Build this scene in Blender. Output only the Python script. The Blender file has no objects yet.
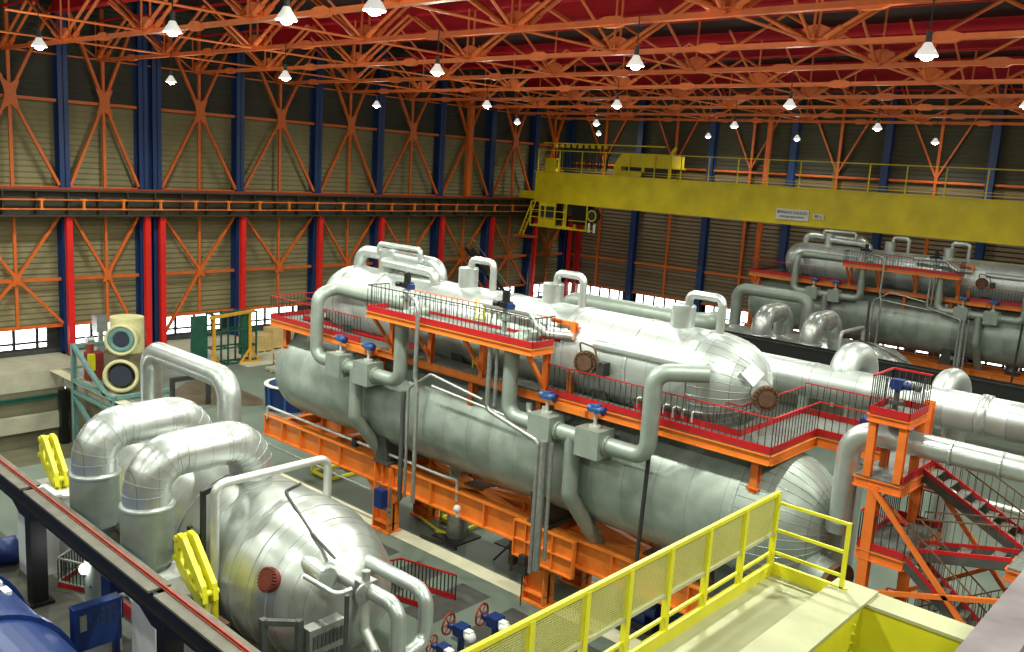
import bpy, math, random
from mathutils import Vector, Matrix
random.seed(7)
SC = bpy.context.scene
COL = SC.collection
V = Vector
PI = math.pi
ORD = ['first','second','third','fourth','fifth','sixth','seventh','eighth','ninth','tenth','eleventh','twelfth','thirteenth','fourteenth']
# ------------------------------------------------------------------ camera
CAM = V((0, 0, 16.0)); F = 893.324362
def cam_axes(yaw, pitch, roll):
    cy, sy, cp, sp = math.cos(yaw), math.sin(yaw), math.cos(pitch), math.sin(pitch)
    fwd = V((sy*cp, cy*cp, -sp)); right = V((cy, -sy, 0)); down = fwd.cross(right)
    cr, sr = math.cos(roll), math.sin(roll)
    return cr*right + sr*down, -sr*right + cr*down, fwd
RIGHT, DOWN, FWD = cam_axes(-0.723273772, 0.176207206, -0.0604064469)
cam_data = bpy.data.cameras.new('camera'); cam = bpy.data.objects.new('camera', cam_data); COL.objects.link(cam)
M = Matrix.Identity(4)
for i in range(3):
    M[i][0], M[i][1], M[i][2], M[i][3] = RIGHT[i], -DOWN[i], -FWD[i], CAM[i]
cam.matrix_world = M
cam_data.sensor_width = 36; cam_data.lens = 36*F/1024; cam_data.clip_start = .1; cam_data.clip_end = 400
SC.camera = cam
# ------------------------------------------------------------------ materials
def lin(c): 
    c /= 255.0
    return c/12.92 if c <= .04045 else ((c+.055)/1.055)**2.4
MATS = {}
def mat(name, rgb, metal=0.0, rough=.5, var=.12, scale=1.5, bump=0.0, bscale=20.0, emit=0.0, stretch=None, rvar=0.0):
    m = bpy.data.materials.new(name); m.use_nodes = True
    nt = m.node_tree; b = nt.nodes['Principled BSDF']
    c = [lin(x) for x in rgb]
    tc = nt.nodes.new('ShaderNodeTexCoord'); mp = nt.nodes.new('ShaderNodeMapping')
    nt.links.new(tc.outputs['Object'], mp.inputs['Vector'])
    if stretch: mp.inputs['Scale'].default_value = stretch
    n = nt.nodes.new('ShaderNodeTexNoise'); n.inputs['Scale'].default_value = scale; n.inputs['Detail'].default_value = 5
    nt.links.new(mp.outputs[0], n.inputs['Vector'])
    r = nt.nodes.new('ShaderNodeValToRGB')
    r.color_ramp.elements[0].position = .3; r.color_ramp.elements[1].position = .7
    r.color_ramp.elements[0].color = [x*(1-var) for x in c]+[1]
    r.color_ramp.elements[1].color = [min(1, x*(1+var)) for x in c]+[1]
    nt.links.new(n.outputs['Fac'], r.inputs['Fac']); nt.links.new(r.outputs[0], b.inputs['Base Color'])
    b.inputs['Metallic'].default_value = metal; b.inputs['Roughness'].default_value = rough
    if rvar:
        mr = nt.nodes.new('ShaderNodeMapRange'); mr.inputs['To Min'].default_value = max(.05, rough-rvar); mr.inputs['To Max'].default_value = rough+rvar
        nt.links.new(n.outputs['Fac'], mr.inputs['Value']); nt.links.new(mr.outputs[0], b.inputs['Roughness'])
    if bump:
        n2 = nt.nodes.new('ShaderNodeTexNoise'); n2.inputs['Scale'].default_value = bscale; n2.inputs['Detail'].default_value = 3
        nt.links.new(tc.outputs['Object'], n2.inputs['Vector'])
        bp = nt.nodes.new('ShaderNodeBump'); bp.inputs['Strength'].default_value = bump; bp.inputs['Distance'].default_value = .05
        nt.links.new(n2.outputs['Fac'], bp.inputs['Height']); nt.links.new(bp.outputs[0], b.inputs['Normal'])
    if emit:
        b.inputs['Emission Color'].default_value = c+[1]; b.inputs['Emission Strength'].default_value = emit
    MATS[name] = m
    return m
def banded(name, rgb, metal, rough, pitch, axis=0, dark=.78, var=.1, line=.05):
    """sheet metal cladding: each sheet differs a little, thin seams between the sheets"""
    m = mat(name, rgb, metal, rough, var, 1.2, .05, 2.0, rvar=.06)
    nt = m.node_tree; b = nt.nodes['Principled BSDF']
    tc = [n for n in nt.nodes if n.type == 'TEX_COORD'][0]
    sx = nt.nodes.new('ShaderNodeSeparateXYZ'); nt.links.new(tc.outputs['Object'], sx.inputs[0])
    d = nt.nodes.new('ShaderNodeMath'); d.operation = 'DIVIDE'; d.inputs[1].default_value = pitch
    nt.links.new(sx.outputs[axis], d.inputs[0])
    fr = nt.nodes.new('ShaderNodeMath'); fr.operation = 'FRACT'; nt.links.new(d.outputs[0], fr.inputs[0])
    fl = nt.nodes.new('ShaderNodeMath'); fl.operation = 'FLOOR'; nt.links.new(d.outputs[0], fl.inputs[0])
    wn = nt.nodes.new('ShaderNodeTexWhiteNoise'); wn.noise_dimensions = '1D'; nt.links.new(fl.outputs[0], wn.inputs['W'])
    mr = nt.nodes.new('ShaderNodeMapRange'); mr.inputs['To Min'].default_value = dark; mr.inputs['To Max'].default_value = 1.06
    nt.links.new(wn.outputs['Value'], mr.inputs['Value'])
    lt = nt.nodes.new('ShaderNodeMath'); lt.operation = 'GREATER_THAN'; lt.inputs[1].default_value = line; nt.links.new(fr.outputs[0], lt.inputs[0])
    ls = nt.nodes.new('ShaderNodeMapRange'); ls.inputs['To Min'].default_value = .55; ls.inputs['To Max'].default_value = 1
    nt.links.new(lt.outputs[0], ls.inputs['Value'])
    mu = nt.nodes.new('ShaderNodeMath'); mu.operation = 'MULTIPLY'; nt.links.new(mr.outputs[0], mu.inputs[0]); nt.links.new(ls.outputs[0], mu.inputs[1])
    old = b.inputs['Base Color'].links[0].from_socket
    mx = nt.nodes.new('ShaderNodeVectorMath'); mx.operation = 'SCALE'
    nt.links.new(old, mx.inputs[0]); nt.links.new(mu.outputs[0], mx.inputs['Scale']); nt.links.new(mx.outputs[0], b.inputs['Base Color'])
    return m
banded('clad_bright', (202,208,204), .68, .42, .95, line=.02)
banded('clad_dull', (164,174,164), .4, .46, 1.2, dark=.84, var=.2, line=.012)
banded('clad_turbine', (204,208,202), .78, .34, .8, dark=.86, line=.02)
banded('pipe_y', (208,212,208), .78, .33, .6, 1, dark=.88, line=.03)
mat('pipe_bright', (196,202,198), .65, .33, .08, 3, rvar=.06)
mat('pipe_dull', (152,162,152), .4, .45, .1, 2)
mat('pipe_white', (205,208,200), .5, .4, .08, 3)
mat('galv', (170,172,168), .8, .42, .15, 6)
mat('orange', (226,124,44), 0, .42, .1, 2)
mat('truss', (236,120,60), 0, .45, .12, 1.2)
mat('brace', (206,98,34), 0, .5, .12, 1.5)
mat('red', (214,30,26), 0, .45, .1, 1)
mat('deep_red', (176,22,26), 0, .45, .12, 2)
mat('roof_red', (206,14,36), 0, .6, .2, .4)
mat('blue_column', (28,54,104), 0, .5, .12, 1)
mat('blue', (20,46,104), 0, .4, .15, 3)
mat('blue_light', (44,84,142), 0, .4, .15, 3)
mat('yellow_crane', (226,204,30), 0, .5, .14, .6)
mat('yellow', (226,220,44), 0, .42, .08, 2)
mat('yellow_pale', (186,186,144), 0, .6, .1, 2)
mat('black', (14,14,15), 0, .5, .2, 2)
mat('dark', (46,46,44), 0, .6, .2, 2)
mat('dark_grey', (78,80,76), .2, .5, .2, 2)
mat('grate', (120,122,116), .4, .6, .25, 9)
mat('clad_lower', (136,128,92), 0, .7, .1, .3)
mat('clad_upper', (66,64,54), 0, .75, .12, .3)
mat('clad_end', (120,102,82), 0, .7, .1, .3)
mat('rail_beam', (58,52,38), .1, .6, .2, .8)
mat('concrete', (176,172,150), 0, .85, .14, .9, .2, 8)
mat('concrete_dark', (116,112,88), 0, .9, .2, .6)
mat('floor_paint', (106,118,106), 0, .5, .16, .35, .05, 4, rvar=.12)
mat('strip', (214,208,178), 0, .7, .08, 1)
mat('amber', (216,158,44), 0, .5, .12, 2)
mat('stain', (88,78,60), 0, .5, .3, 1)
mat('teal', (104,142,136), 0, .5, .15, 3)
mat('green', (28,84,66), 0, .55, .2, 2)
mat('cream', (206,200,150), 0, .5, .1, 2)
mat('brown_grey', (120,108,86), .3, .55, .3, 3)
mat('rust', (100,72,52), .1, .75, .25, 6)
mat('cover_red', (112,44,38), .1, .6, .25, 6)
mat('floor_shade', (74,72,60), 0, .6, .25, .5)  # darkened floor colour with the shade put into it
mat('rust_red', (150,60,50), .1, .65, .25, 6)
mat('timber', (198,170,112), 0, .75, .15, 2)
mat('white', (226,226,222), 0, .55, .06, 2)
mat('rail_steel', (150,60,44), .2, .5, .2, 3)
mat('beam_top', (104,100,88), 0, .7, .2, 2)
mat('tower_orange', (222,112,42), 0, .42, .12, 2)
mat('lavender_rust', (150,138,140), .2, .6, .3, 2.5)
mat('lamp_shell', (240,238,230), .0, .35, .03, 2, emit=.55)
mat('lamp_glow', (255,250,235), 0, .4, 0, 2, emit=22)
mat('mesh_yellow', (186,182,96), 0, .5, .05, 2)
mat('ink', (40,44,60), 0, .6, .05, 2)
def glass_mat():
    m = bpy.data.materials.new('window_glass'); m.use_nodes = True; nt = m.node_tree
    b = nt.nodes['Principled BSDF']; b.inputs['Base Color'].default_value = (.95,.97,.97,1)
    b.inputs['Roughness'].default_value = .05; b.inputs['Transmission Weight'].default_value = 1; b.inputs['IOR'].default_value = 1.05
    MATS['window_glass'] = m
glass_mat()
mat('roof_dark', (40,18,20), 0, .7, .2, .4)
# ------------------------------------------------------------------ mesh builder
def frame_of(d):
    d = d.normalized(); up = V((0,0,1)) if abs(d.z) < .95 else V((0,1,0))
    a = d.cross(up).normalized(); b = a.cross(d).normalized()
    return a, b
class MB:
    def __init__(s): s.v = []; s.f = []; s.sm = []
    def add(s, vs, fs, smooth=False):
        o = len(s.v); s.v += [V(p) for p in vs]
        for f in fs: s.f.append([i+o for i in f]); s.sm.append(smooth)
        return s
    def box(s, x0,y0,z0,x1,y1,z1):
        vs = [(x,y,z) for x in (x0,x1) for y in (y0,y1) for z in (z0,z1)]
        return s.add(vs, [(0,1,3,2),(4,6,7,5),(0,4,5,1),(2,3,7,6),(0,2,6,4),(1,5,7,3)])
    def cbox(s, c, x,y,z): return s.box(c[0]-x/2,c[1]-y/2,c[2]-z/2,c[0]+x/2,c[1]+y/2,c[2]+z/2)
    def bar(s, p, q, w=.1, h=None):
        p, q = V(p), V(q); h = h or w; a, b = frame_of(q-p); a = a*w/2; b = b*h/2
        vs = [p-a-b, p+a-b, p+a+b, p-a+b, q-a-b, q+a-b, q+a+b, q-a+b]
        return s.add(vs, [(3,2,1,0),(4,5,6,7),(0,1,5,4),(1,2,6,5),(2,3,7,6),(3,0,4,7)])
    def ibeam(s, p, q, h=.5, w=.3, t=.04):
        p, q = V(p), V(q); a, b = frame_of(q-p)
        o = b*(h/2-t/2)
        s.bar(p+o, q+o, w, t); s.bar(p-o, q-o, w, t); s.bar(p, q, t, h-2*t)
        return s
    def cyl(s, p, q, r, r2=None, n=16, caps=True, smooth=True):
        p, q = V(p), V(q); r2 = r if r2 is None else r2; a, b = frame_of(q-p)
        ring = [(a*math.cos(2*PI*i/n)+b*math.sin(2*PI*i/n)) for i in range(n)]
        s.add([p+c*r for c in ring]+[q+c*r2 for c in ring], [(i,(i+1)%n,n+(i+1)%n,n+i) for i in range(n)], smooth)
        if caps:
            s.add([p+c*r for c in ring], [tuple(range(n))[::-1]]); s.add([q+c*r2 for c in ring], [tuple(range(n))])
        return s
    def lathe(s, o, d, prof, n=32, smooth=True, caps=True):
        o = V(o); d = V(d).normalized(); a, b = frame_of(d); vs = []; fs = []
        for t, r in prof:
            vs += [o+d*t+(a*math.cos(2*PI*i/n)+b*math.sin(2*PI*i/n))*max(r,1e-4) for i in range(n)]
        for k in range(len(prof)-1):
            for i in range(n): fs.append((k*n+i, k*n+(i+1)%n, (k+1)*n+(i+1)%n, (k+1)*n+i))
        s.add(vs, fs, smooth)
        if caps:
            for k, rev in ((0,True),(len(prof)-1,False)):
                if prof[k][1] > .01:
                    ii = list(range(n)); s.add(vs[k*n:(k+1)*n], [tuple(ii[::-1] if rev else ii)])
        return s
    def pipe(s, pts, r, bend=None, n=14, seg=7, caps=True):
        pts = [V(p) for p in pts]; bend = bend if bend is not None else r*1.6
        path = [pts[0]]
        for i in range(1, len(pts)-1):
            p, a, c = pts[i], (pts[i-1]-pts[i]), (pts[i+1]-pts[i])
            la, lc = a.length, c.length; a.normalize(); c.normalize()
            ang = a.angle(c)
            if ang > PI-.02: path.append(p); continue
            t = min(bend/math.tan(ang/2), la*.49 if i > 1 else la*.98, lc*.49 if i < len(pts)-2 else lc*.98); rr = t*math.tan(ang/2)
            cen = p + (a+c).normalized()*(rr/math.sin(ang/2))
            s0, s1 = p+a*t-cen, p+c*t-cen
            tot = s0.angle(s1); ax = s0.cross(s1).normalized()
            for k in range(seg+1): path.append(cen + Matrix.Rotation(tot*k/seg, 3, ax) @ s0)
        path.append(pts[-1])
        vs = []; fs = []; prev = None
        for i, p in enumerate(path):
            d = (path[min(i+1,len(path)-1)]-path[max(i-1,0)]).normalized()
            if prev is None: a, b = frame_of(d)
            else:
                a = (prev - d*prev.dot(d)).normalized(); b = a.cross(d)
            prev = a
            vs += [p+(a*math.cos(2*PI*k/n)+b*math.sin(2*PI*k/n))*r for k in range(n)]
        for i in range(len(path)-1):
            for k in range(n): fs.append((i*n+k, i*n+(k+1)%n, (i+1)*n+(k+1)%n, (i+1)*n+k))
        s.add(vs, fs, True)
        if caps: s.add(vs[:n], [tuple(range(n))]); s.add(vs[-n:], [tuple(range(n))[::-1]])
        return s
    def prism(s, poly, d):
        d = V(d); n = len(poly); vs = [V(p) for p in poly]+[V(p)+d for p in poly]
        return s.add(vs, [tuple(range(n))[::-1], tuple(range(n,2*n))]+[(i,(i+1)%n,n+(i+1)%n,n+i) for i in range(n)])
    def quad(s, a, b, c, d): return s.add([a,b,c,d], [(0,1,2,3)])
    def ball(s, c, r, n=12, sz=1.0):
        return s.lathe(V(c)-V((0,0,r*sz)), (0,0,1), [(r*sz*(1-math.cos(PI*k/8)), r*math.sin(PI*k/8)) for k in range(9)], n)
    def build(s, name, material, parent=None, loc=None):
        me = bpy.data.meshes.new(name); base = V((0,0,0))
        if parent is not None: base = wloc(parent)
        elif loc is not None: base = V(loc)
        me.from_pydata([tuple(p-base) for p in s.v], [], s.f)
        me.polygons.foreach_set('use_smooth', s.sm)
        import bmesh
        bm = bmesh.new(); bm.from_mesh(me); bmesh.ops.recalc_face_normals(bm, faces=bm.faces); bm.to_mesh(me); bm.free()
        me.materials.append(MATS[material])
        o = bpy.data.objects.new(name, me); COL.objects.link(o)
        if parent is not None: o.parent = parent
        else: o.location = base
        return o
def wloc(o):
    p = V(o.location)
    while o.parent: o = o.parent; p += V(o.location)
    return p
UNIT = []          # things of the near vessel unit that stand a second time in the far unit
def tag(o, label, cat, group=None, far=None, fargroup=None):
    o['label'] = label; o['category'] = cat
    if group: o['group'] = group
    if far: UNIT.append((o, far, fargroup))
    return o
def thing(name, loc, label, cat, group=None, far=None, fargroup=None):
    o = bpy.data.objects.new(name, None); o.empty_display_size = .2; COL.objects.link(o); o.location = loc
    return tag(o, label, cat, group, far, fargroup)
def one(name, mb, material, loc, label, cat, group=None, far=None, fargroup=None):
    return tag(mb.build(name, material, None, loc), label, cat, group, far, fargroup)
def struct(name, mb, material, parent=None):
    o = mb.build(name, material, parent)
    if parent is None: o['kind'] = 'structure'
    return o
def P(name, mb, material, parent, label=None):
    o = mb.build(name, material, parent)
    if label: o['label'] = label
    return o
# ------------------------------------------------------------------ the hall
XW, YE, ZC = -69.9, 88.0, 26.6
XR, YB = 14.0, -22.0
def ribbed(name, a, b, z0, z1, nrm, material, pitch=.42, depth=.07):
    a, b, nrm = V(a), V(b), V(nrm); m = MB(); vs = []; n = max(1, int(round((z1-z0)/pitch)))
    for k in range(n+1):
        z = z0+(z1-z0)*k/n
        for dz, off in (((0),0),((.12),depth)) if k < n else ((0,0),):
            for e in (a, b): vs.append(V((e.x, e.y, z+dz))+nrm*off)
    fs = [(2*i, 2*i+1, 2*i+3, 2*i+2) for i in range(len(vs)//2-1)]
    m.add(vs, fs); return struct(name, m, material)
# floor round a sunken pit
PX0, PX1, PY0, PY1 = -64.4, -45.5, 4.0, 25.3
m = MB()
for x0,y0,x1,y1 in ((XW-.3,YB,PX0,YE+.3),(PX1,YB,XR,YE+.3),(PX0,YB,PX1,PY0),(PX0,PY1,PX1,YE+.3)): m.box(x0,y0,-1.3,x1,y1,0)
fl = struct('floor', m, 'floor_paint')
m = MB(); m.box(PX0-1,PY0-1,-5.4,PX1+1,PY1+1,-5.2); struct('floor_pit', m, 'concrete_dark')
m = MB(); m.box(PX0-.4,PY0,-5.2,PX0-.02,PY1,-1.3); m.box(PX0,PY1+.02,-5.2,PX1,PY1+.4,-1.3); m.box(PX1+.02,PY0,-5.2,PX1+.4,PY1,-1.3)
struct('wall_pit', m, 'concrete_dark')
m = MB(); m.box(XW+.3,PY0-20,0,PX0,36,.06); struct('trim_1', m, 'concrete')
m = MB(); m.box(PX0,PY0,-1.25,PX0+.05,PY1,.06); m.box(PX0,PY1-.05,-1.25,PX1,PY1,.0); struct('trim_2', m, 'concrete')
m = MB(); m.box(-66,24.25,0,-4,25.0,.012); struct('trim_3', m, 'strip')
m = MB(); m.box(-66,8.6,0,-14,9.0,.012); struct('trim_4', m, 'strip')
m = MB()
for k in range(9): m.box(-38+k*2.6, 20.2, 0, -38+k*2.6+1.5, 23.4, .006)
struct('floor_inlay', m, 'dark_grey')
# pale floor in front of the left-hand windows and a wet brown patch
m = MB(); m.box(PX1,3,0,-12,12.3,.008); struct('floor_shade_bay', m, 'floor_shade')  # thin dark sheet, shade under the black beam painted onto the floor
m = MB(); m.box(XW+.4,36,0,-58,62,.01); struct('floor_apron', m, 'concrete')
m = MB()
ring = [(-52.6+3.6*math.cos(t)*(1+.25*math.sin(3*t)), 30.0+2.6*math.sin(t)*(1+.2*math.cos(2*t)), .013) for t in [2*PI*i/28 for i in range(28)]]
m.add(ring, [tuple(range(28))]); struct('floor_stain', m, 'stain')

# the side wall with the crane runway
COLY = [20.4, 27.5, 33.45, 34.55, 41.9, 49.9, 57.2, 65.4, 73.1, 80.5, 87.2]
BAYS = [(14.0,20.4),(20.4,27.5),(27.5,33.45),(34.55,41.9),(41.9,49.9),(49.9,57.2),(57.2,65.4),(65.4,73.1),(73.1,80.5),(80.5,87.2)]
BW = ORD
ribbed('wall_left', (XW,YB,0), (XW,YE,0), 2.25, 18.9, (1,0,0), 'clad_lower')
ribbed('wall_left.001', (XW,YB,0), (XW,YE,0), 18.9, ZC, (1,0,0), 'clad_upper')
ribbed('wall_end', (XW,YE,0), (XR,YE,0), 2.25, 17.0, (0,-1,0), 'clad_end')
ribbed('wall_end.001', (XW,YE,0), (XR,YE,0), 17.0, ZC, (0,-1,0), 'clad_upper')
ribbed('wall_right', (XR,YB,0), (XR,YE,0), 0, ZC, (-1,0,0), 'clad_end')
ribbed('wall_back', (XW,YB,0), (XR,YB,0), 0, ZC, (0,1,0), 'clad_lower')
m = MB(); m.box(XW-.3,YB-.3,ZC,XR+.3,YE+.3,ZC+.2); struct('ceiling', m, 'roof_dark')
m = MB(); m.box(XW-.2,YB,0,XW,YE,.35); struct('baseboard_left', m, 'dark_grey')
m = MB(); m.box(XW,YE,0,XR,YE+.2,.35); struct('baseboard_end', m, 'dark_grey')
WN = [0]
def window(a, b, piers=3):
    """a strip of glazing between two columns, z .35 to 2.25"""
    WN[0] += 1; a, b = V(a), V(b); d = (b-a).normalized(); nrm = V((-d.y, d.x, 0)); L = (b-a).length
    g = MB(); g.bar(a+V((0,0,1.3)), b+V((0,0,1.3)), .02, 1.9)
    w = struct('window_%d' % WN[0], g, 'window_glass')
    fm = MB()
    for z, h in ((.42,.2),(.92,.16),(2.2,.2)): fm.bar(a+V((0,0,z)), b+V((0,0,z)), .1, h)
    n = max(2, int(round(L/1.55)))
    for k in range(n+1):
        p = a+d*(L*k/n); wd = 1.9 if k == n else .8 if k == 0 else .2
        fm.bar(p-d*wd/2+V((0,0,1.3)), p+d*wd/2+V((0,0,1.3)), .14, 1.9)
    f = fm.build('window_frame', 'dark', w)
for y0, y1 in BAYS: window((XW-.08,y0+.3,0),(XW-.08,y1-.3,0))
m = MB(); m.box(XW-.2,YB,.35,XW,13.9,2.25); struct('wall_left.002', m, 'dark')
ECX = [-59.2,-49.9,-40.6,-31.3,-22.1,-12.9,-3.7,5.5]
for x0, x1 in zip([XW]+ECX[:-1], ECX): window((x0+.3,YE+.08,0),(x1-.3,YE+.08,0))
m = MB(); m.box(5.5,YE,.35,XR,YE+.2,2.25); struct('wall_end.002', m, 'dark')

def ibeam_column(name, x, y, z0, z1, dx, dy, material, label, group, cat='steel column'):
    m = MB(); t = .06
    if dx >= dy or True:
        m.box(x-dx/2,y-dy/2,z0,x-dx/2+t,y+dy/2,z1); m.box(x+dx/2-t,y-dy/2,z0,x+dx/2,y+dy/2,z1); m.box(x-dx/2,y-t/2,z0,x+dx/2,y+t/2,z1)
    o = thing(name, (x,y,z0), label, cat, group)
    P('column_shaft', m, material, o)
    b = MB(); b.box(x-dx/2-.12,y-dy/2-.12,z0,x+dx/2+.12,y+dy/2+.12,z0+.06); P('base_plate', b, material, o)
    return o
def box_column(name, x, y, z0, z1, dx, dy, material, label, group, cat='steel column'):
    o = thing(name, (x,y,z0), label, cat, group)
    P('column_shaft', MB().box(x-dx/2,y-dy/2,z0,x+dx/2,y+dy/2,z1), material, o)
    P('base_plate', MB().box(x-dx/2-.12,y-dy/2-.12,z0,x+dx/2+.12,y+dy/2+.12,z0+.06), material, o)
for i, y in enumerate(COLY):
    ibeam_column('wall_column', -69.3, y, 0, ZC-.1, .9, .72, 'blue_column', 'blue steel wall column, %s from the near end of the crane runway wall' % ORD[i], 'blue columns of the runway wall')
for i, y in enumerate(COLY):
    box_column('runway_column', -68.25, y-.1+(.12 if i == 3 else 0), 0, 10.5, .4, .44, 'red', 'red post under the crane runway beam, %s from its near end' % ORD[i], 'red posts under the runway beam')
for i, x in enumerate(ECX):
    m = MB(); o = thing('end_wall_column', (x,YE-.5,0), 'blue steel column on the far end wall, %s from the corner' % ORD[i], 'steel column', 'blue columns of the end wall')
    m.box(x-.34,YE-.85,0,x+.34,YE-.79,ZC-.1); m.box(x-.34,YE-.2,0,x+.34,YE-.14,ZC-.1); m.box(x-.03,YE-.8,0,x+.03,YE-.2,ZC-.1)
    P('column_shaft', m, 'blue_column', o)
    m = MB(); m.box(x-.45,YE-.95,0,x+.45,YE-.12,.06); P('base_plate', m, 'blue_column', o)
# corner post, red
m = MB(); m.box(-67.3,YE-1.0,0,-66.8,YE-.4,10.5); one('corner_post', m, 'deep_red', (-67.05,YE-.7,0), 'dark red post in the far corner beside the end wall', 'steel column')
# orange-red bracing of each bay
XB = -69.0
def gusset(m, c, w, h, nrm):
    c = V(c); s = V((0,1,0)) if abs(nrm[0]) > .5 else V((1,0,0)); z = V((0,0,1)); t = V(nrm)*.04
    pts = [(-1,-1),(-.5,-1),(0,-.7),(.5,-1),(1,-1),(.62,-.25),(.62,.25),(1,1),(.5,1),(0,.75),(-.5,1),(-1,1),(-.62,.25),(-.62,-.25)]
    m.prism([c - t + s*(a*w)+z*(b*h) for a,b in pts], t*2)
for i, (y0, y1) in enumerate(BAYS):
    ym = (y0+y1)/2; n = BW[i]; a, b = y0+.4, y1-.4
    o = thing('upper_bay_brace', (XB,ym,12.5), 'orange star-shaped bracing above the runway beam in the %s bay of the wall' % n, 'wall bracing', 'bracing above the runway')
    N = V((XB,ym,18.9))
    for p in ((XB,a,12.7),(XB,b,12.7),(XB,a,25.6),(XB,b,25.6)): P('diagonal_strut', MB().bar(N, p, .26, .2), 'brace', o)
    P('mid_post', MB().bar((XB-.1,ym,12.4),(XB-.1,ym,25.6), .22,.22), 'brace', o)
    P('horizontal_rail', MB().bar((XB-.16,a,18.75),(XB-.16,b,18.75), .2,.22), 'brace', o)
    P('sill_rail', MB().bar((XB-.16,a,12.5),(XB-.16,b,12.5), .22,.22), 'brace', o)
    g = MB(); gusset(g, N+V((.14,0,0)), .62, .95, (1,0,0)); P('gusset_plate', g, 'brace', o)
    o = thing('lower_bay_brace', (XB,ym,2.3), 'orange V-shaped bracing under the runway beam in the %s bay of the wall' % n, 'wall bracing', 'bracing under the runway')
    N = V((XB,ym,5.9))
    ends = [(XB,a,10.5),(XB,b,10.5)]
    if i == 2: ends.append((XB,b,.6))
    if i == 3: ends.append((XB,a,.6))
    if i in (1,7,8): ends += [(XB,a,2.4),(XB,b,2.4)]
    for p in ends: P('diagonal_strut', MB().bar(N, p, .24, .2), 'brace', o)
    P('mid_post', MB().bar((XB-.1,ym,2.3),(XB-.1,ym,10.5), .2,.2), 'brace', o)
    P('horizontal_rail', MB().bar((XB-.16,a,5.75),(XB-.16,b,5.75), .2,.24), 'brace', o)
    P('sill_rail', MB().bar((XB-.16,a,2.25),(XB-.16,b,2.25), .22,.24), 'brace', o)
    g = MB(); gusset(g, N+V((.14,0,0)), .4, .5, (1,0,0)); P('gusset_plate', g, 'brace', o)
for i, (x0, x1) in enumerate(zip([XW+.6]+ECX[:-1], ECX)):
    xm = (x0+x1)/2; a, b = x0+.4, x1-.4; y = YE-.4
    o = thing('end_bay_brace', (xm,y,2.3), 'thin rust-orange framing on the end wall, %s bay from the corner' % ORD[i], 'wall bracing', 'bracing of the end wall')
    P('mid_post', MB().bar((xm,y,2.3),(xm,y,25.6), .26,.2), 'brace', o)
    for z in (2.3, 5.8, 16.9): P('horizontal_rail', MB().bar((a,y-.05,z),(b,y-.05,z), .16,.22), 'brace', o)
    for xx in (a, b): P('diagonal_strut', MB().bar((xm,y-.05,17.2),(xx,y-.05,25.6), .14,.16), 'brace', o)
for x, nm in ((-43.0,'thick orange pipe post standing between the crane and the end wall'),):
    m = MB(); m.cyl((x,YE-1.4,0),(x,YE-1.4,24.7), .3); one('pipe_post', m, 'brace', (x,YE-1.4,0), nm, 'steel column')
m = MB(); m.box(-68.75,68.9-.2,12.4,-68.3,68.9+.45,24.6); one('wall_post', m, 'brace', (-68.5,68.9,12.4), 'broad orange post rising above the runway beam on the side wall', 'steel column')

# crane runway beam along the side wall
o = thing('crane_runway_beam', (-68.2,36,10.5), 'dark brown crane runway beam running along the cladding wall', 'crane runway')
m = MB(); m.box(-68.9,YB+1,12.3,-67.7,YE-.6,12.42); m.box(-68.9,YB+1,10.5,-67.7,YE-.6,10.62); m.box(-68.35,YB+1,10.6,-68.2,YE-.6,12.35)
for k in range(48): m.box(-68.6,YB+3+k*2.2,10.6,-67.75,YB+3.08+k*2.2,12.3)
P('girder', m, 'rail_beam', o)
m = MB(); m.box(-68.35,YB+1,12.42,-68.2,YE-.6,12.56); P('crane_rail', m, 'rail_steel', o, 'worn steel crane rail')
for z in (11.05, 11.72):
    P('conductor_rail', MB().bar((-67.55,YB+1,z),(-67.55,YE-6,z), .1,.1), 'brace', o)
for k in range(20):
    y = 19.4+k*2.95; m = MB(); m.box(-67.7,y-.07,11.0,-67.48,y+.07,11.8); m.box(-67.75,y-.2,11.66,-67.45,y+.2,11.8); m.box(-67.75,y-.2,11.0,-67.45,y+.2,11.1)
    P('bracket', m, 'orange', o, 'orange bracket carrying the two rails')

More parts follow.
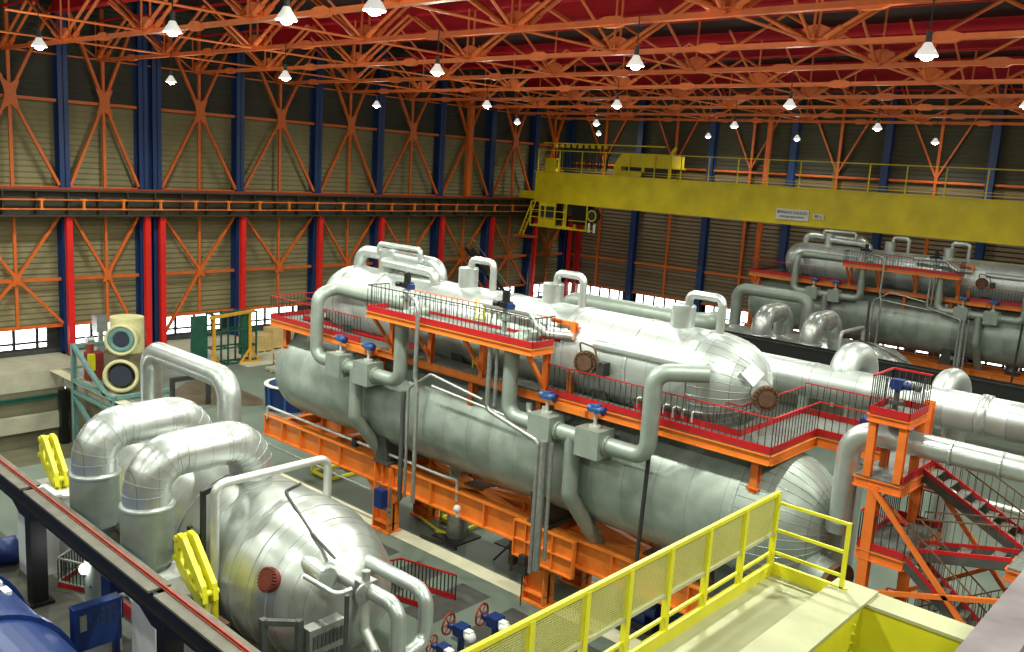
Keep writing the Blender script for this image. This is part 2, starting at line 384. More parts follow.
# ------------------------------------------------------------------ roof trusses
TY = [23.8,30.4,38.1,45.8,53.4,61.05,68.8,76.8,84.0]
NX = [-69.4+10.42*k for k in range(9)]
ZB, ZT = 21.95, 24.75
def truss(i, Y):
    o = thing('roof_truss', (-40,Y,ZB), 'orange tubular roof truss across the hall, %s from the near end' % ORD[i], 'roof truss', 'roof trusses of the hall')
    dbl = i < 3; offs = (-.24,.24) if dbl else (0,)
    P('bottom_chord', MB().bar((NX[0],Y,ZB+.03),(NX[-1],Y,ZB+.03), .2,.2).bar((NX[0],Y,ZB-.08),(NX[-1],Y,ZB-.08), .34,.04), 'truss', o)
    P('top_chord', MB().bar((NX[0],Y,ZT),(NX[-1],Y,ZT), .14,.14), 'roof_red', o)
    for k, x in enumerate(NX):
        for s in offs:
            m = MB().cyl((x,Y+s,ZB),(x,Y+s,ZT), .06, n=8); P('vertical_post', m, 'truss', o)
            for sg in (-1, 1):
                if (k == 0 and sg < 0) or (k == len(NX)-1 and sg > 0): continue
                a, b = V((x+sg*.5,Y+s,ZB+.22)), V((x+sg*5.21,Y+s,ZT))
                m = MB().cyl(a, b, .095, n=8); m.cyl(a, a+(b-a).normalized()*.8, .15, n=8); P('diagonal', m, 'truss', o)
        if i > 0:
            a, b = V((x-.15,Y-.2,ZB+.2)), V((x-.15,Y-3.9,ZT)); P('cross_diagonal', MB().cyl(a, b, .075, n=8), 'truss', o)
        g = MB()
        g.prism([(x-.85,Y-.05,ZB+.1),(x+.85,Y-.05,ZB+.1),(x+.62,Y-.05,ZB+.62),(x+.2,Y-.05,ZB+.8),(x-.2,Y-.05,ZB+.8),(x-.62,Y-.05,ZB+.62)], (0,.1,0))
        if dbl: g.box(x-.7,Y-.3,ZB+.1,x+.7,Y+.3,ZB+.2)
        P('node_gusset', g, 'truss', o)
        if k < len(NX)-1:
            c = x+5.3; g = MB(); w = .7
            g.prism([(c-w,Y-.13,ZB-.06),(c-w*.5,Y-.13,ZB-.2),(c+w*.5,Y-.13,ZB-.2),(c+w,Y-.13,ZB-.06),(c+w,Y-.13,ZB+.1),(c+w*.45,Y-.13,ZB+.24),(c-w*.45,Y-.13,ZB+.24),(c-w,Y-.13,ZB+.1)], (0,.26,0))
            P('splice_plate', g, 'truss', o)
for i, y in enumerate(TY): truss(i, y)
for k, x in enumerate(NX):
    m = MB().cyl((x,TY[0]-7,ZB+.05),(x,YE-.3,ZB+.05), .065, n=8)
    one('roof_tie_rod', m, 'truss', (x,50,ZB), 'long orange tie rod crossing under the trusses, %s out from the runway wall' % ORD[k], 'tie rod', 'tie rods between the trusses')
for i, y in enumerate((26.8,43.6,60.8,78.0)):
    m = MB(); m.box(XW+1.2,y,24.85,XR-.3,y+.25,ZC-.02); m.box(XW+1.2,y-.25,24.75,XR-.3,y+.5,24.87)
    one('roof_girder', m, 'roof_red', (-30,y,24.8), 'deep crimson roof girder above the orange trusses, %s from the near end' % ORD[i], 'roof girder', 'crimson roof girders')
# ------------------------------------------------------------------ high bay lamps
LAMPS = []
rows = [(17.2,[-45.6,-33,-25.6,-21.2]),(30.2,[-58.2,-45,-32.4,-21,-10]),(47.9,[-58.4,-46,-34.5,-22.8,-11]),(65.8,[-59,-49.5,-35.8,-24.5,-13]),(83,[-62,-48,-38.4,-25.8,-15])]
RW = ['nearest','second','third','fourth','farthest']
def lamp(x, y, z, label):
    o = thing('high_bay_lamp', (x,y,z), label, 'lamp', 'hanging hall lamps')
    m = MB().lathe((x,y,z+.62), (0,0,-1), [(0,.08),(.05,.13),(.14,.17),(.26,.26),(.4,.34),(.44,.345),(.42,.32),(.28,.23),(.16,.13)], 20, caps=False); P('reflector', m, 'lamp_shell', o)
    P('ballast_housing', MB().cyl((x,y,z+.6),(x,y,z+.95), .1,.09, n=12), 'dark_grey', o)
    P('hanger', MB().cyl((x,y,z+1.05),(x,y,ZB+.3), .025, n=6), 'dark', o)
    P('bulb', MB().ball((x,y,z+.16), .2, 14, .6), 'lamp_glow', o)
    return o
def lamp_light(x, y, z, power):
    power *= 1.15 if y < 20 else 1.0 if y < 35 else .62 if y < 50 else .3 if y < 70 else .3
    l = bpy.data.lights.new('lamp_glow_light', 'POINT'); l.energy = power*.13; l.shadow_soft_size = .3; l.color = (.95,1,.88)
    lo = bpy.data.objects.new('lamp_glow_light', l); lo.location = (x,y,z-.2); COL.objects.link(lo)
    l = bpy.data.lights.new('lamp_light', 'SPOT'); l.energy = power; l.spot_size = math.radians(165); l.spot_blend = .6; l.shadow_soft_size = .45; l.color = (.95,1,.88)
    lo = bpy.data.objects.new('lamp_light', l); lo.location = (x,y,z-.12); COL.objects.link(lo)
LP = 3300
for r, (y, xs) in enumerate(rows):
    for k, x in enumerate(xs):
        lamp(x, y, 20.0, 'glowing white bell lamp hanging in the %s row, %s out from the runway wall' % (RW[r], ORD[k])); lamp_light(x, y, 20.0, LP)
    if r:
        for x in (1.0, 12.5):
            lamp_light(min(x, 12.6), y, 20.3, LP)
for y in (17.2, 3, -10):
    for x in (-58,) if y > 15 else (-58,-46,-34,-22,-10,2): lamp_light(x, y, 20.3, LP*(1 if y > 15 else .55))
for x in (-10, 2): lamp_light(x, 17.2, 20.3, LP)
# ================================================================== vessel unit (a second one stands 48 m further back)
YV, ZL, RL, ZU, RU = 25.7, 5.77, 2.17, 9.6, 1.55
def head(t0, L, r, n=11, sgn=1, p=2.35):
    return [(t0+sgn*L*math.sin(PI/2*k/n)**(2/p), r*max(math.cos(PI/2*k/n),0)**(2/p)) for k in range(n+1)]
def vessel_profile(x0, xa, xb, x1, r, pl=2.35):
    left = head(xa, xa-x0, r, sgn=-1, p=pl)[::-1]
    return left + head(xb, x1-xb, r)
# --- lower vessel
o = thing('storage_vessel', (-24,YV,2.7), 'huge dull grey-green horizontal vessel under the red gantry', 'pressure vessel', 'lower storage vessels', 'dull grey-green horizontal vessel half hidden behind the far silver turbine', 'lower storage vessels')
X0, X1 = -36.4, -9.2
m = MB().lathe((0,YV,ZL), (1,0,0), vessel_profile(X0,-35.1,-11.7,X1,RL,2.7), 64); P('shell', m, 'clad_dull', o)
for x in (-35.1,-11.7):
    m = MB().lathe((x-.05,YV,ZL), (1,0,0), [(0,RL),(0,RL+.018),(.1,RL+.018),(.1,RL)], 56, False, False); P('seam_band', m, 'clad_dull', o)
for x in (-28.4,-19.5,-11.9):
    m = MB(); m.prism([(x-.35,YV-1.5,3.12),(x-.35,YV+1.5,3.12),(x-.35,YV+1.7,5.0),(x-.35,YV-1.7,5.0)], (.7,0,0)); m.box(x-.5,YV-1.55,3.06,x+.5,YV+1.55,3.2)
    P('saddle', m, 'dark_grey', o, 'dark steel saddle under the vessel')
def dome_seams(xb, x1, r, z, n, parent, p=2.35):
    m = MB(); pr = head(xb, x1-xb, r, p=p)
    for k in range(n):
        a = 2*PI*k/n
        m.pipe([(x, YV+(q+.006)*math.cos(a), z+(q+.006)*math.sin(a)) for x, q in pr[:-1]], .012, 0.01, n=4, seg=1, caps=False)
    P('dome_seam', m, 'pipe_bright', parent, 'fine radial seams on the domed end')
dome_seams(-11.7, X1, RL, ZL, 40, o)
m = MB().cyl((-9.9,YV-.7,4.9),(-8.75,YV-1.1,4.75), .5, n=20); P('manhole_neck', m, 'clad_dull', o)
m = MB().cyl((-8.75,YV-1.1,4.75),(-8.6,YV-1.15,4.73), .66, n=24); P('manhole_cover', m, 'rust', o, 'rusty bolted manhole cover')
# --- upper vessel
o = thing('heater_vessel', (-24,YV,8.05), 'long bright silver vessel lying on top of the grey-green one', 'pressure vessel', 'upper heater vessels', 'pale green-silver upper vessel below the yellow crane girder', 'upper heater vessels')
m = MB().lathe((0,YV,ZU), (1,0,0), vessel_profile(-33.7,-32.1,-14.0,-11.95,RU), 64); P('shell', m, 'clad_bright', o)
for x in (-32.1,-29.8,-26.7,-22.6,-19.0,-16.3,-14.0):
    m = MB().lathe((x-.06,YV,ZU), (1,0,0), [(0,RU),(0,RU+.03),(.12,RU+.03),(.12,RU)], 56, False, False); P('seam_band', m, 'clad_bright', o)
for x in (-31.5,-24.5,-17.5):
    m = MB(); m.prism([(x-.3,YV-1.0,7.7),(x-.3,YV+1.0,7.7),(x-.3,YV+1.2,8.6),(x-.3,YV-1.2,8.6)], (.6,0,0)); P('saddle', m, 'dark_grey', o, 'dark saddle between the two vessels')
def rust_cover(parent, c, d, r):
    c, d = V(c), V(d).normalized()
    P('manhole_neck', MB().cyl(c-d*.9, c, r*.84, n=24), 'clad_bright', parent)
    m = MB().cyl(c, c+d*.14, r, n=28).cyl(c+d*.14, c+d*.2, r*.62, n=28)
    a, b = frame_of(d)
    for k in range(18):
        q = c+(a*math.cos(2*PI*k/18)+b*math.sin(2*PI*k/18))*r*.88; m.cyl(q, q+d*.22, .035, n=6)
    P('manhole_cover', m, 'rust', parent, 'round rust-brown bolted manhole cover')
rust_cover(o, (-17.75,24.05,9.6), (.25,-1,-.02), .42)
m = MB().pipe([(-17.95,23.95,9.95),(-17.95,23.85,10.3),(-17.2,23.7,10.25),(-17.05,23.75,9.7)], .035, .12, n=6); P('davit_arm', m, 'rust', o)
m = MB().box(-17.15,23.8,9.3,-16.85,24.25,9.75); P('bracket', m, 'dark', o)
rust_cover(o, (-11.55,YV-.9,9.6), (.65,-.75,-.05), .4)
m = MB(); c = V((-12.1,YV-.83,10.15)); n_ = V((.62,-.62,.4)).normalized(); a, b = frame_of(n_); c += n_*.12
m.prism([c+a*.0+b*.42, c+a*.36+b*.02, c-b*.36, c-a*.36+b*.05], n_*.02); P('sheet_tag', m, 'white', o, 'white square sheet on the domed end')
dome_seams(-14.0, -11.95, RU, ZU, 32, o)
# stub domes on the crown with their bent pipes
for k, (x, h) in enumerate(((-30.2,12.05),(-25.2,11.86),(-20.75,11.8),(-15.15,11.82))):
    m = MB().cyl((x,YV,ZU+RU-.35),(x,YV,h), .4, n=24).lathe((x,YV,h), (0,0,1), [(0,.4),(.04,.37),(.05,.0)], 24); P('crown_drum', m, 'pipe_bright', o, 'upright silver drum on the crown of the vessel')
for x in (-25.2,-20.75,-15.15):
    m = MB().pipe([(x+.2,YV-.05,11.3),(x+.2,YV-.05,12.25),(x+1.42,YV-.05,12.25),(x+1.42,YV-.05,ZU+RU-.3)], .14, .24); P('vent_pipe', m, 'pipe_bright', o, 'square-bent vent pipe')
m = MB().pipe([(-32.3,YV+.1,ZU+RU-.4),(-32.3,YV+.1,11.85),(-27.2,YV+.4,11.75),(-27.2,YV+.4,ZU+RU-.3)], .27, .6); P('vent_pipe', m, 'pipe_bright', o)
m = MB().pipe([(-29.9,YV-.45,11.6),(-26.6,YV-.5,11.5),(-26.6,YV-.5,ZU+RU-.4)], .21, .35); P('vent_pipe', m, 'pipe_bright', o)
m = MB().pipe([(-30.7,YV-.1,11.9),(-30.7,YV-.1,12.3),(-28.0,YV-.1,12.3),(-28.0,YV-.1,11.8)], .12, .2); P('vent_pipe', m, 'pipe_bright', o)
# pipes along the flank
# --- front pipe loops
YP = 23.08
def loop(name, xa, xb, ta, boxes, la, lb, mirror, label, far):
    o = thing(name, (ta,YP,3), label, 'pipe', 'valve pipe loops', far, 'valve pipe loops')
    zb = 7.3; zt = 10.15
    main = [(la[0],24.6,la[1]),(la[0],YP,la[1]),(xa,YP,la[1])] if False else None
    if not mirror:
        pts = [(-27.2,24.25,10.2),(xa,24.0,10.3),(xa,YP,10.0),(xa,YP,zb),(xb,YP,zb),(xb,YP,10.05),(xb+.1,24.5,10.05)]
    else:
        pts = [(xa+.1,24.6,10.05),(xa,YP,10.05),(xa,YP,zb),(xb,YP,zb),(xb,YP,10.05),(xb+1.4,23.95,10.15)]
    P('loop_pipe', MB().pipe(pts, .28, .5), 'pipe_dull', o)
    P('drop_pipe', MB().pipe([(ta,YP,zb),(ta,YP,5.2),(ta+.05,24.95,2.95)], .28, .5), 'pipe_dull', o, 'branch dropping under the vessel')
    for x in boxes:
        b = MB().cbox((x,YP,zb), .95,.86,.95); b.cyl((x-.62,YP,zb),(x+.62,YP,zb), .33, n=16); P('valve_box', b, 'pipe_dull', o, 'boxed valve body')
    return o
loop('valve_pipe_loop', -31.7, -26.15, -28.9, (-30.0,-28.15), None, None, False, 'grey valve pipe loop with two boxes near the left end of the vessels', 'grey valve pipe loop with two boxes at the left end of the far vessels')
loop('valve_pipe_loop', -20.3, -14.42, -17.35, (-18.55,-16.5), None, None, True, 'grey valve pipe loop with two boxes below the round rusty manhole', 'grey valve pipe loop with two boxes at the right of the far vessels')
# distribution pipe lying along the flank
o = one('flank_pipe', MB().pipe([(-17.6,24.3,10.22),(-13.3,24.3,10.2)], .2), 'pipe_bright', (-15.5,24.4,10.4), 'straight silver pipe along the flank of the upper vessel above the manhole', 'pipe', None, 'silver pipe along the flank of the far upper vessel', None)
# actuators on the valve boxes
def actuator(x, label, far):
    o = thing('valve_actuator', (x,YP,7.78), label, 'valve actuator', 'blue valve actuators', far, 'blue valve actuators')
    P('yoke', MB().cyl((x,YP,7.78),(x,YP,8.3), .06, n=8).cyl((x,YP,7.78),(x,YP,7.86), .2, n=12), 'pipe_white', o)
    P('gearbox', MB().cyl((x-.3,YP,8.4),(x+.28,YP-.05,8.4), .12, n=14).cbox((x,YP,8.42),.26,.26,.26), 'blue_light', o, 'blue gearbox')
    P('handwheel', MB().lathe((x+.3,YP-.05,8.4), (1,0,0), [(0,.06),(.02,.16),(.05,.16),(.07,.06)], 14), 'blue', o)
for x, n, f in ((-30.0,'left box of the left pipe loop','left box of the far left pipe loop'),(-28.15,'right box of the left pipe loop','right box of the far left pipe loop'),(-18.55,'left box of the right pipe loop','left box of the far right pipe loop'),(-16.5,'right box of the right pipe loop','right box of the far right pipe loop')):
    actuator(x, 'blue valve actuator on the '+n, 'small blue valve actuator on the '+f)
def motor(x, label, far):
    z = 10.2; o = thing('valve_motor', (x,YP+.2,z), label, 'valve motor', 'black valve motors', far, 'black valve motors')
    P('yoke', MB().cyl((x,YP+.2,z),(x,YP+.2,z+.95), .1, n=10).cbox((x,YP+.2,z+.5),.42,.3,.12), 'pipe_dull', o)
    P('gearbox', MB().cyl((x,YP+.2,z+.9),(x,YP+.2,z+1.1), .26, n=16).cyl((x-.22,YP+.05,z+1.0),(x-.42,YP,z+1.0), .1, n=10), 'black', o)
    P('motor_body', MB().cyl((x,YP+.2,z+1.1),(x,YP+.2,z+1.45), .14, n=16).cyl((x,YP+.2,z+1.45),(x,YP+.2,z+1.5), .09, n=16), 'black', o)
    P('terminal_box', MB().cbox((x+.34,YP+.1,z+.97),.22,.2,.2), 'blue', o, 'blue terminal box')
motor(-26.15, 'black valve motor above the left pipe loop on the upper gantry', 'black valve motor at the left end of the far upper gantry')
motor(-20.9, 'black valve motor standing near the middle of the upper gantry', 'black valve motor in the middle of the far upper gantry')
# small pipes up the front
def small(pts, r, mat_, label, far, bend=.25, name='riser_pipe'):
    pts = [V((p[0]*p[1]/23.3, p[1], 16-(16-p[2])*p[1]/23.3)) if p[1] < 22.9 else V(p) for p in pts]
    return one(name, MB().pipe(pts, r, bend, n=10, seg=5), mat_, tuple(pts[0]), label, 'pipe', 'slim riser pipes', far, 'slim riser pipes')
small([(-25.35,22.2,2.4),(-25.35,22.2,7.0),(-25.5,22.2,7.6),(-25.5,22.2,10.6),(-26.0,23.0,11.0)], .085, 'galv', 'slim grey riser pipe bowed at mid-height left of the gantry posts', 'slim riser pipe left of the far gantry posts', .4)
small([(-25.85,22.3,2.5),(-25.85,22.3,7.1),(-24.6,22.3,7.9),(-21.8,22.35,7.5)], .06, 'galv', 'thin steel tube rising then sloping along under the gantry', 'thin sloping tube under the far gantry')
small([(-26.15,22.3,2.3),(-26.15,22.3,6.9)], .1, 'dark_grey', 'dark grey conduit standing in front of the grey vessel beside the blue box', 'dark conduit in front of the far grey vessel')
small([(-21.55,22.6,9.6),(-21.55,22.6,7.2),(-19.0,22.6,6.6),(-19.0,22.6,1.7)], .085, 'galv', 'slim pipe stepping right below the gantry and down past the girder', 'slim stepped pipe in front of the far vessel')
small([(-18.75,22.6,6.7),(-18.75,22.6,1.9)], .13, 'galv', 'grey conduit pair member just right of the stepped slim pipe', 'grey conduit beside the far stepped pipe')
small([(-18.4,22.65,6.7),(-18.4,22.65,2.4)], .07, 'galv', 'thinnest grey conduit beside the orange plated leg', 'thin conduit beside the far plated leg')
small([(-21.2,22.7,9.6),(-21.2,22.7,7.4)], .06, 'galv', 'short thin tube hanging below the gantry beside the tall pipe', 'short thin tube under the far gantry')
small([(-14.5,23.35,8.0),(-14.75,23.35,0)], .07, 'dark', 'thin dark pole down the right half of the grey vessel', 'thin dark pole down the far grey vessel')
small([(-24.5,23.3,7.45),(-18.9,23.3,7.05)], .05, 'pipe_white', 'thin white tube lying along the shoulder of the grey vessel', 'thin white tube along the far grey vessel')
small([(-19.8,23.6,7.8),(-19.8,23.6,7.4),(-18.9,23.4,7.3),(-18.9,23.4,7.9)], .11, 'pipe_white', 'crooked white pipe behind the left box of the right loop', 'crooked pipe behind the far right loop')
small([(-22.7,24.1,10.9),(-20.3,24.0,10.9),(-19.9,23.9,10.5),(-19.5,24.0,10.3),(-18.5,24.2,10.35)], .14, 'pipe_bright', 'kinked silver pipe ending left of the round rusty manhole', 'kinked silver pipe on the far upper vessel')
# --- gantry
ZD = 8.3
def balusters(m, a, b, z0, h, step=.21, r=.010):
    a, b = V(a), V(b); n = max(1, int((b-a).length/step))
    for k in range(n+1):
        p = a+(b-a)*k/n; m.bar((p.x,p.y,z0),(p.x,p.y,z0+h), r*2)
def railing(parent, path, z0, h=1.05, toe=.2, rail_mat='deep_red', rails=True, tw=.05, step=.21):
    t = MB(); r = MB(); b = MB()
    for a, c in zip(path[:-1], path[1:]):
        A, C = V((a[0],a[1],0)), V((c[0],c[1],0))
        t.bar(A+V((0,0,z0+toe/2)), C+V((0,0,z0+toe/2)), tw, toe)
        r.bar(A+V((0,0,z0+h)), C+V((0,0,z0+h)), .036, .036)
        balusters(b, A, C, z0, h, step)
    P('toe_board', t, 'deep_red', parent, 'red toe board'); P('handrail', r, rail_mat, parent, 'slim red handrail'); P('railing_infill', b, 'dark', parent, 'thin dark balusters')
o = thing('lower_gantry', (-23,24,7.0), 'long red and orange walkway round the flank of the silver vessel', 'gantry', None, 'red and orange walkway along the far vessels', None)
GX0, GX1, GY0, GY1 = -36.1, -10.65, 23.62, 24.5
m = MB(); m.box(GX0,GY0,ZD-.06,GX1,GY1,ZD); m.box(-12.1,GY1,ZD-.06,GX1,29.0,ZD); m.box(GX1,26.8,ZD-.06,-8.6,29.0,ZD); m.box(GX0,GY1,ZD-.06,-35.0,29,ZD)
P('deck', m, 'grate', o, 'grey grating deck')
m = MB()
for a, b in (((GX0,GY0),(GX1,GY0)),((GX1,GY0),(GX1,26.8)),((GX1,26.8),(-8.6,26.8)),((GX0,GY0),(GX0,29)),((-12.1,29),(-8.6,29))):
    m.ibeam((a[0],a[1],ZD-.2),(b[0],b[1],ZD-.2), .3,.16,.03)
P('edge_beam', m, 'orange', o)
railing(o, [(GX0,29),(GX0,GY0),(-29.4,GY0)], ZD); railing(o, [(-19.2,GY0),(GX1,GY0),(GX1,26.8),(-8.6,26.8)], ZD)
railing(o, [(-35.0,GY1+.2),(-27,GY1+.1)], ZD, step=.3); railing(o, [(-16,GY1),(-12.1,GY1),(-12.1,29)], ZD, h=.95, step=.26); railing(o, [(-12.1,29),(-8.6,29)], ZD)
for x in (-35.3,-28.4,-23.0,-19.6,-11.2):
    m = MB(); m.ibeam((x,24.0,ZD-.34),(x,24.0,6.9), .28,.22,.04); m.cbox((x,24.0,7.05),.42,.36,.05); P('support_post', m, 'tower_orange', o)
for x in (-29.1,-17.6):
    m = MB(); m.bar((x-.8,GY0-.2,ZD-.25),(x+.9,GY0-.2,ZD-.25), .3,.22); m.bar((x+.5,GY0-.35,ZD-.2),(x+.9,GY0,ZD-.2), .2,.2); P('bracket_beam', m, 'orange', o)
o = thing('upper_gantry', (-24,23.2,9.7), 'raised red-edged platform on orange struts in front of the silver vessel', 'gantry', None, 'raised red platform in front of the far upper vessel', None)
UX0, UX1, UY0, UY1, UZ = -27.6, -18.9, 22.5, 23.6, 10.05
m = MB(); m.box(UX0,UY0,UZ-.05,UX1,UY0+.2,UZ); m.box(UX0,UY1-.1,UZ-.05,UX1,UY1,UZ)
for x0, x1 in ((UX0,-26.6),(-25.7,-21.4),(-19.8,UX1)): m.box(x0,UY0+.2,UZ-.05,x1,UY1-.1,UZ)
P('deck', m, 'grate', o, 'grey grating deck')
m = MB()
for a, b in (((UX0,UY0),(UX1,UY0)),((UX1,UY0),(UX1,UY1)),((UX0,UY0),(UX0,UY1)),((UX0,UY1),(UX1,UY1))): m.ibeam((a[0],a[1],UZ-.16),(b[0],b[1],UZ-.16), .24,.14,.03)
P('edge_beam', m, 'orange', o)
railing(o, [(UX0,UY1),(UX0,UY0),(UX1,UY0),(UX1,UY1)], UZ, h=1.0, toe=.2, rail_mat='dark')
railing(o, [(UX0+.6,24.2),(UX1-.2,24.2)], UZ, h=.8, toe=.1, rail_mat='tower_orange', step=.3)
for x in (-27.3,-25.0,-22.2,-19.15):
    m = MB().ibeam((x,23.62,ZD-.1),(x,23.62,UZ-.28), .2,.2,.03); P('support_post', m, 'tower_orange', o)
    m = MB().bar((x,23.6,ZD+.15),(x,UY0+.1,UZ-.28), .13,.13); P('brace_strut', m, 'tower_orange', o)
m = MB().ibeam((-18.6,24.35,ZD),(-18.6,24.35,UZ+.75), .2,.2,.03).bar((-18.6,24.35,UZ+.7),(-19.6,24.35,UZ+.7),.14,.14); P('support_post', m, 'tower_orange', o)
m = MB()
for x in (-23.3,-22.85): m.bar((x,24.25,ZD),(x,24.25,11.0), .05,.05)
for k in range(9): m.cyl((-23.3,24.25,ZD+.3*k+.15),(-22.85,24.25,ZD+.3*k+.15), .02, n=6)
one('gantry_ladder', m, 'yellow', (-23.1,24.25,ZD), 'small yellow ladder between the two red walkways', 'ladder')
# tubing under the gantry against the vessel
m = MB()
for k in range(7): m.pipe([(-15.8+k*.35,24.35,8.4+.05*(k%2)),(-15.8+k*.35,24.35,8.75),(-15.5+k*.35,24.45,8.75)], .04, .1, n=6)
one('drain_tubes', m, 'pipe_white', (-15,24.35,8.4), 'short bent white tubes behind the railing at the silver dome', 'pipe')
# --- orange support frame
o = thing('steel_trestle', (-24,25.7,0), 'heavy orange girder frame on legs carrying the grey vessel', 'support frame', None, 'orange girder frame under the far vessels', None)
GT, GB = 3.08, 2.04
def girder(y, name='main_girder'):
    m = MB(); m.ibeam((-37.7,y,(GT+GB)/2),(-8.6,y,(GT+GB)/2), GT-GB, .42, .06)
    for k in range(20):
        x = -37.6+k*1.525
        if k % 2 == 0 or x < -33: m.box(x-.03,y-.2,GB+.05,x+.03,y+.2,GT-.05)
    P(name, m, 'orange', o)
girder(24.5); girder(26.9)
LX = (-28.35,-19.55,-10.75)
for x in LX:
    for y in (24.5, 26.9):
        m = MB(); w = .52
        m.box(x-w,y-.32,0,x-w+.06,y+.32,GT-.1); m.box(x+w-.06,y-.32,0,x+w,y+.32,GT-.1); m.box(x-w,y-.05,0,x+w,y+.05,GT-.1); m.box(x-w-.1,y-.4,0,x+w+.1,y+.4,.06)
        m.box(x-w,y-.3,.35,x+w,y+.3,.4)
        m.prism([(x+w,y-.1,GB),(x+w+.8,y-.1,GB),(x+w,y-.1,GB-.75)], (0,.2,0))
        m.prism([(x-w,y-.1,GB),(x-w-.8,y-.1,GB),(x-w,y-.1,GB-.75)], (0,.2,0))
        P('leg', m, 'orange', o)
    m = MB().ibeam((x,24.5,GT-.3),(x,26.9,GT-.3), .5,.35,.05); P('cross_beam', m, 'orange', o)
m = MB(); x = -19.2
m.box(x-1.3,24.1,GB-.35,x+1.5,24.22,GT)
for xx in (-1.3,-.72,-.1,.55,1.5): m.box(x+xx-.03,24.0,GB-.35,x+xx+.03,24.14,GT)
for zz in (GB-.35,2.35,GT-.03): m.box(x-1.3,23.98,zz,x+1.5,24.14,zz+.05)
P('stiffener_plates', m, 'orange', o, 'ribbed orange plates on the middle leg')
for a, b in ((-28.35,-19.55),(-19.55,-10.75)):
    c = (a+b)/2
    for y in (24.6, 26.8):
        for xx in (a+.6, b-.6): P('diagonal_brace', MB().bar((xx,y,GT-.25),(c,25.7,GT-.15), .22,.24), 'orange', o)
    m = MB().cbox((c,25.7,GT-.05),1.0,.8,.06); P('brace_plate', m, 'rust', o, 'rust-brown plate where the braces meet')
m = MB().ibeam((-36.5,24.5,GT-.3),(-36.5,26.9,GT-.3), .5,.35,.05); P('cross_beam', m, 'orange', o)
m = MB().ibeam((-32.4,24.5,GT-.3),(-32.4,26.9,GT-.3), .5,.35,.05); P('cross_beam', m, 'orange', o)
for x, y, r, n in ((-25.7,26.3,.45,'left of the middle'),(-21.3,27.6,.45,'behind the plated orange leg'),(-23.3,27.9,.5,'under the middle of the vessel'),(-15.5,27.0,.5,'under the right half of the vessel'),(-13.2,25.2,.42,'nearest the yellow walkway')):
    dy = max(abs(y-YV)-r*.6, 0); zt = ZL-math.sqrt(max(RL*RL-dy*dy, .3))+.03
    m = MB().cyl((x,y,0),(x,y,zt), r, n=20); m2 = MB().cbox((x,y,.03),r*3.4,r*3.4,.06)
    q = thing('pipe_column', (x,y,0), 'grey round column rising to the grey vessel, '+n, 'column', 'grey round columns', 'far grey round column under the far vessel, '+n, 'grey round columns'); P('column_shaft', m, 'galv', q); P('base_frame', m2, 'dark', q)
# --- turbine drum with its two swan-neck pipes
YT, ZT2 = 16.1, 2.65
o = thing('turbine', (-25,YT,0), 'big shiny silver turbine drum with ribbed dome in the front', 'turbine', 'silver turbines', 'shiny silver turbine drum behind the black beam of the far unit', 'silver turbines')
m = MB().lathe((0,YT,ZT2), (1,0,0), [(-35.5,1.2),(-34.8,1.9),(-34,2.1),(-29.4,2.12),(-28.6,2.2),(-26.6,2.28),(-26.2,2.46),(-22.9,2.5),(-22.0,2.45),(-21.2,2.28),(-20.5,1.95),(-19.95,1.48),(-19.6,.9),(-19.5,0)], 56); P('casing', m, 'clad_turbine', o)
for x, r in ((-33.8,2.12),(-29.4,2.14),(-26.4,2.42),(-24.6,2.49),(-22.9,2.51),(-22.0,2.46),(-21.2,2.29),(-20.5,1.96),(-19.95,1.49)):
    m = MB().lathe((x-.05,YT,ZT2), (1,0,0), [(0,r-.03),(0,r+.012),(.035,r+.012),(.035,r-.05)], 56, False, False); P('seam_band', m, 'pipe_bright', o)
def red_cover(c, d, r):
    c, d = V(c), V(d).normalized(); m = MB().cyl(c-d*.4, c, r, n=28).cyl(c, c+d*.1, r*.8, n=28); a, b = frame_of(d)
    for k in range(22):
        q = c+(a*math.cos(2*PI*k/22)+b*math.sin(2*PI*k/22))*r*.9; m.cyl(q, q+d*.1, .035, n=6)
    P('inspection_cover', m, 'cover_red', o, 'round bolted dark red inspection cover')
red_cover((-21.3,13.95,3.6), (.05,-1,.38), .37)
P('front_nozzle', MB().cyl((-21.2,15.0,4.0),(-19.5,14.75,4.05), .27, n=24).cyl((-19.55,14.75,4.05),(-19.45,14.73,4.06), .31, n=24), 'clad_turbine', o)
P('front_nozzle', MB().cyl((-20.4,15.0,1.4),(-19.3,14.7,1.1), .45, n=24), 'clad_turbine', o)
for y in (14.6,17.6):
    P('pedestal', MB().box(-33,y-.4,0,-21.5,y+.4,1.2), 'concrete_dark', o)
m = MB().pipe([(-24.1,17.0,5.05),(-23.5,16.0,5.2),(-22.4,15.6,5.12),(-21.0,15.3,4.75),(-19.9,15.3,4.35)], .05, .3, n=8); P('conduit', m, 'dark_grey', o, 'thin bent conduit over the crown')
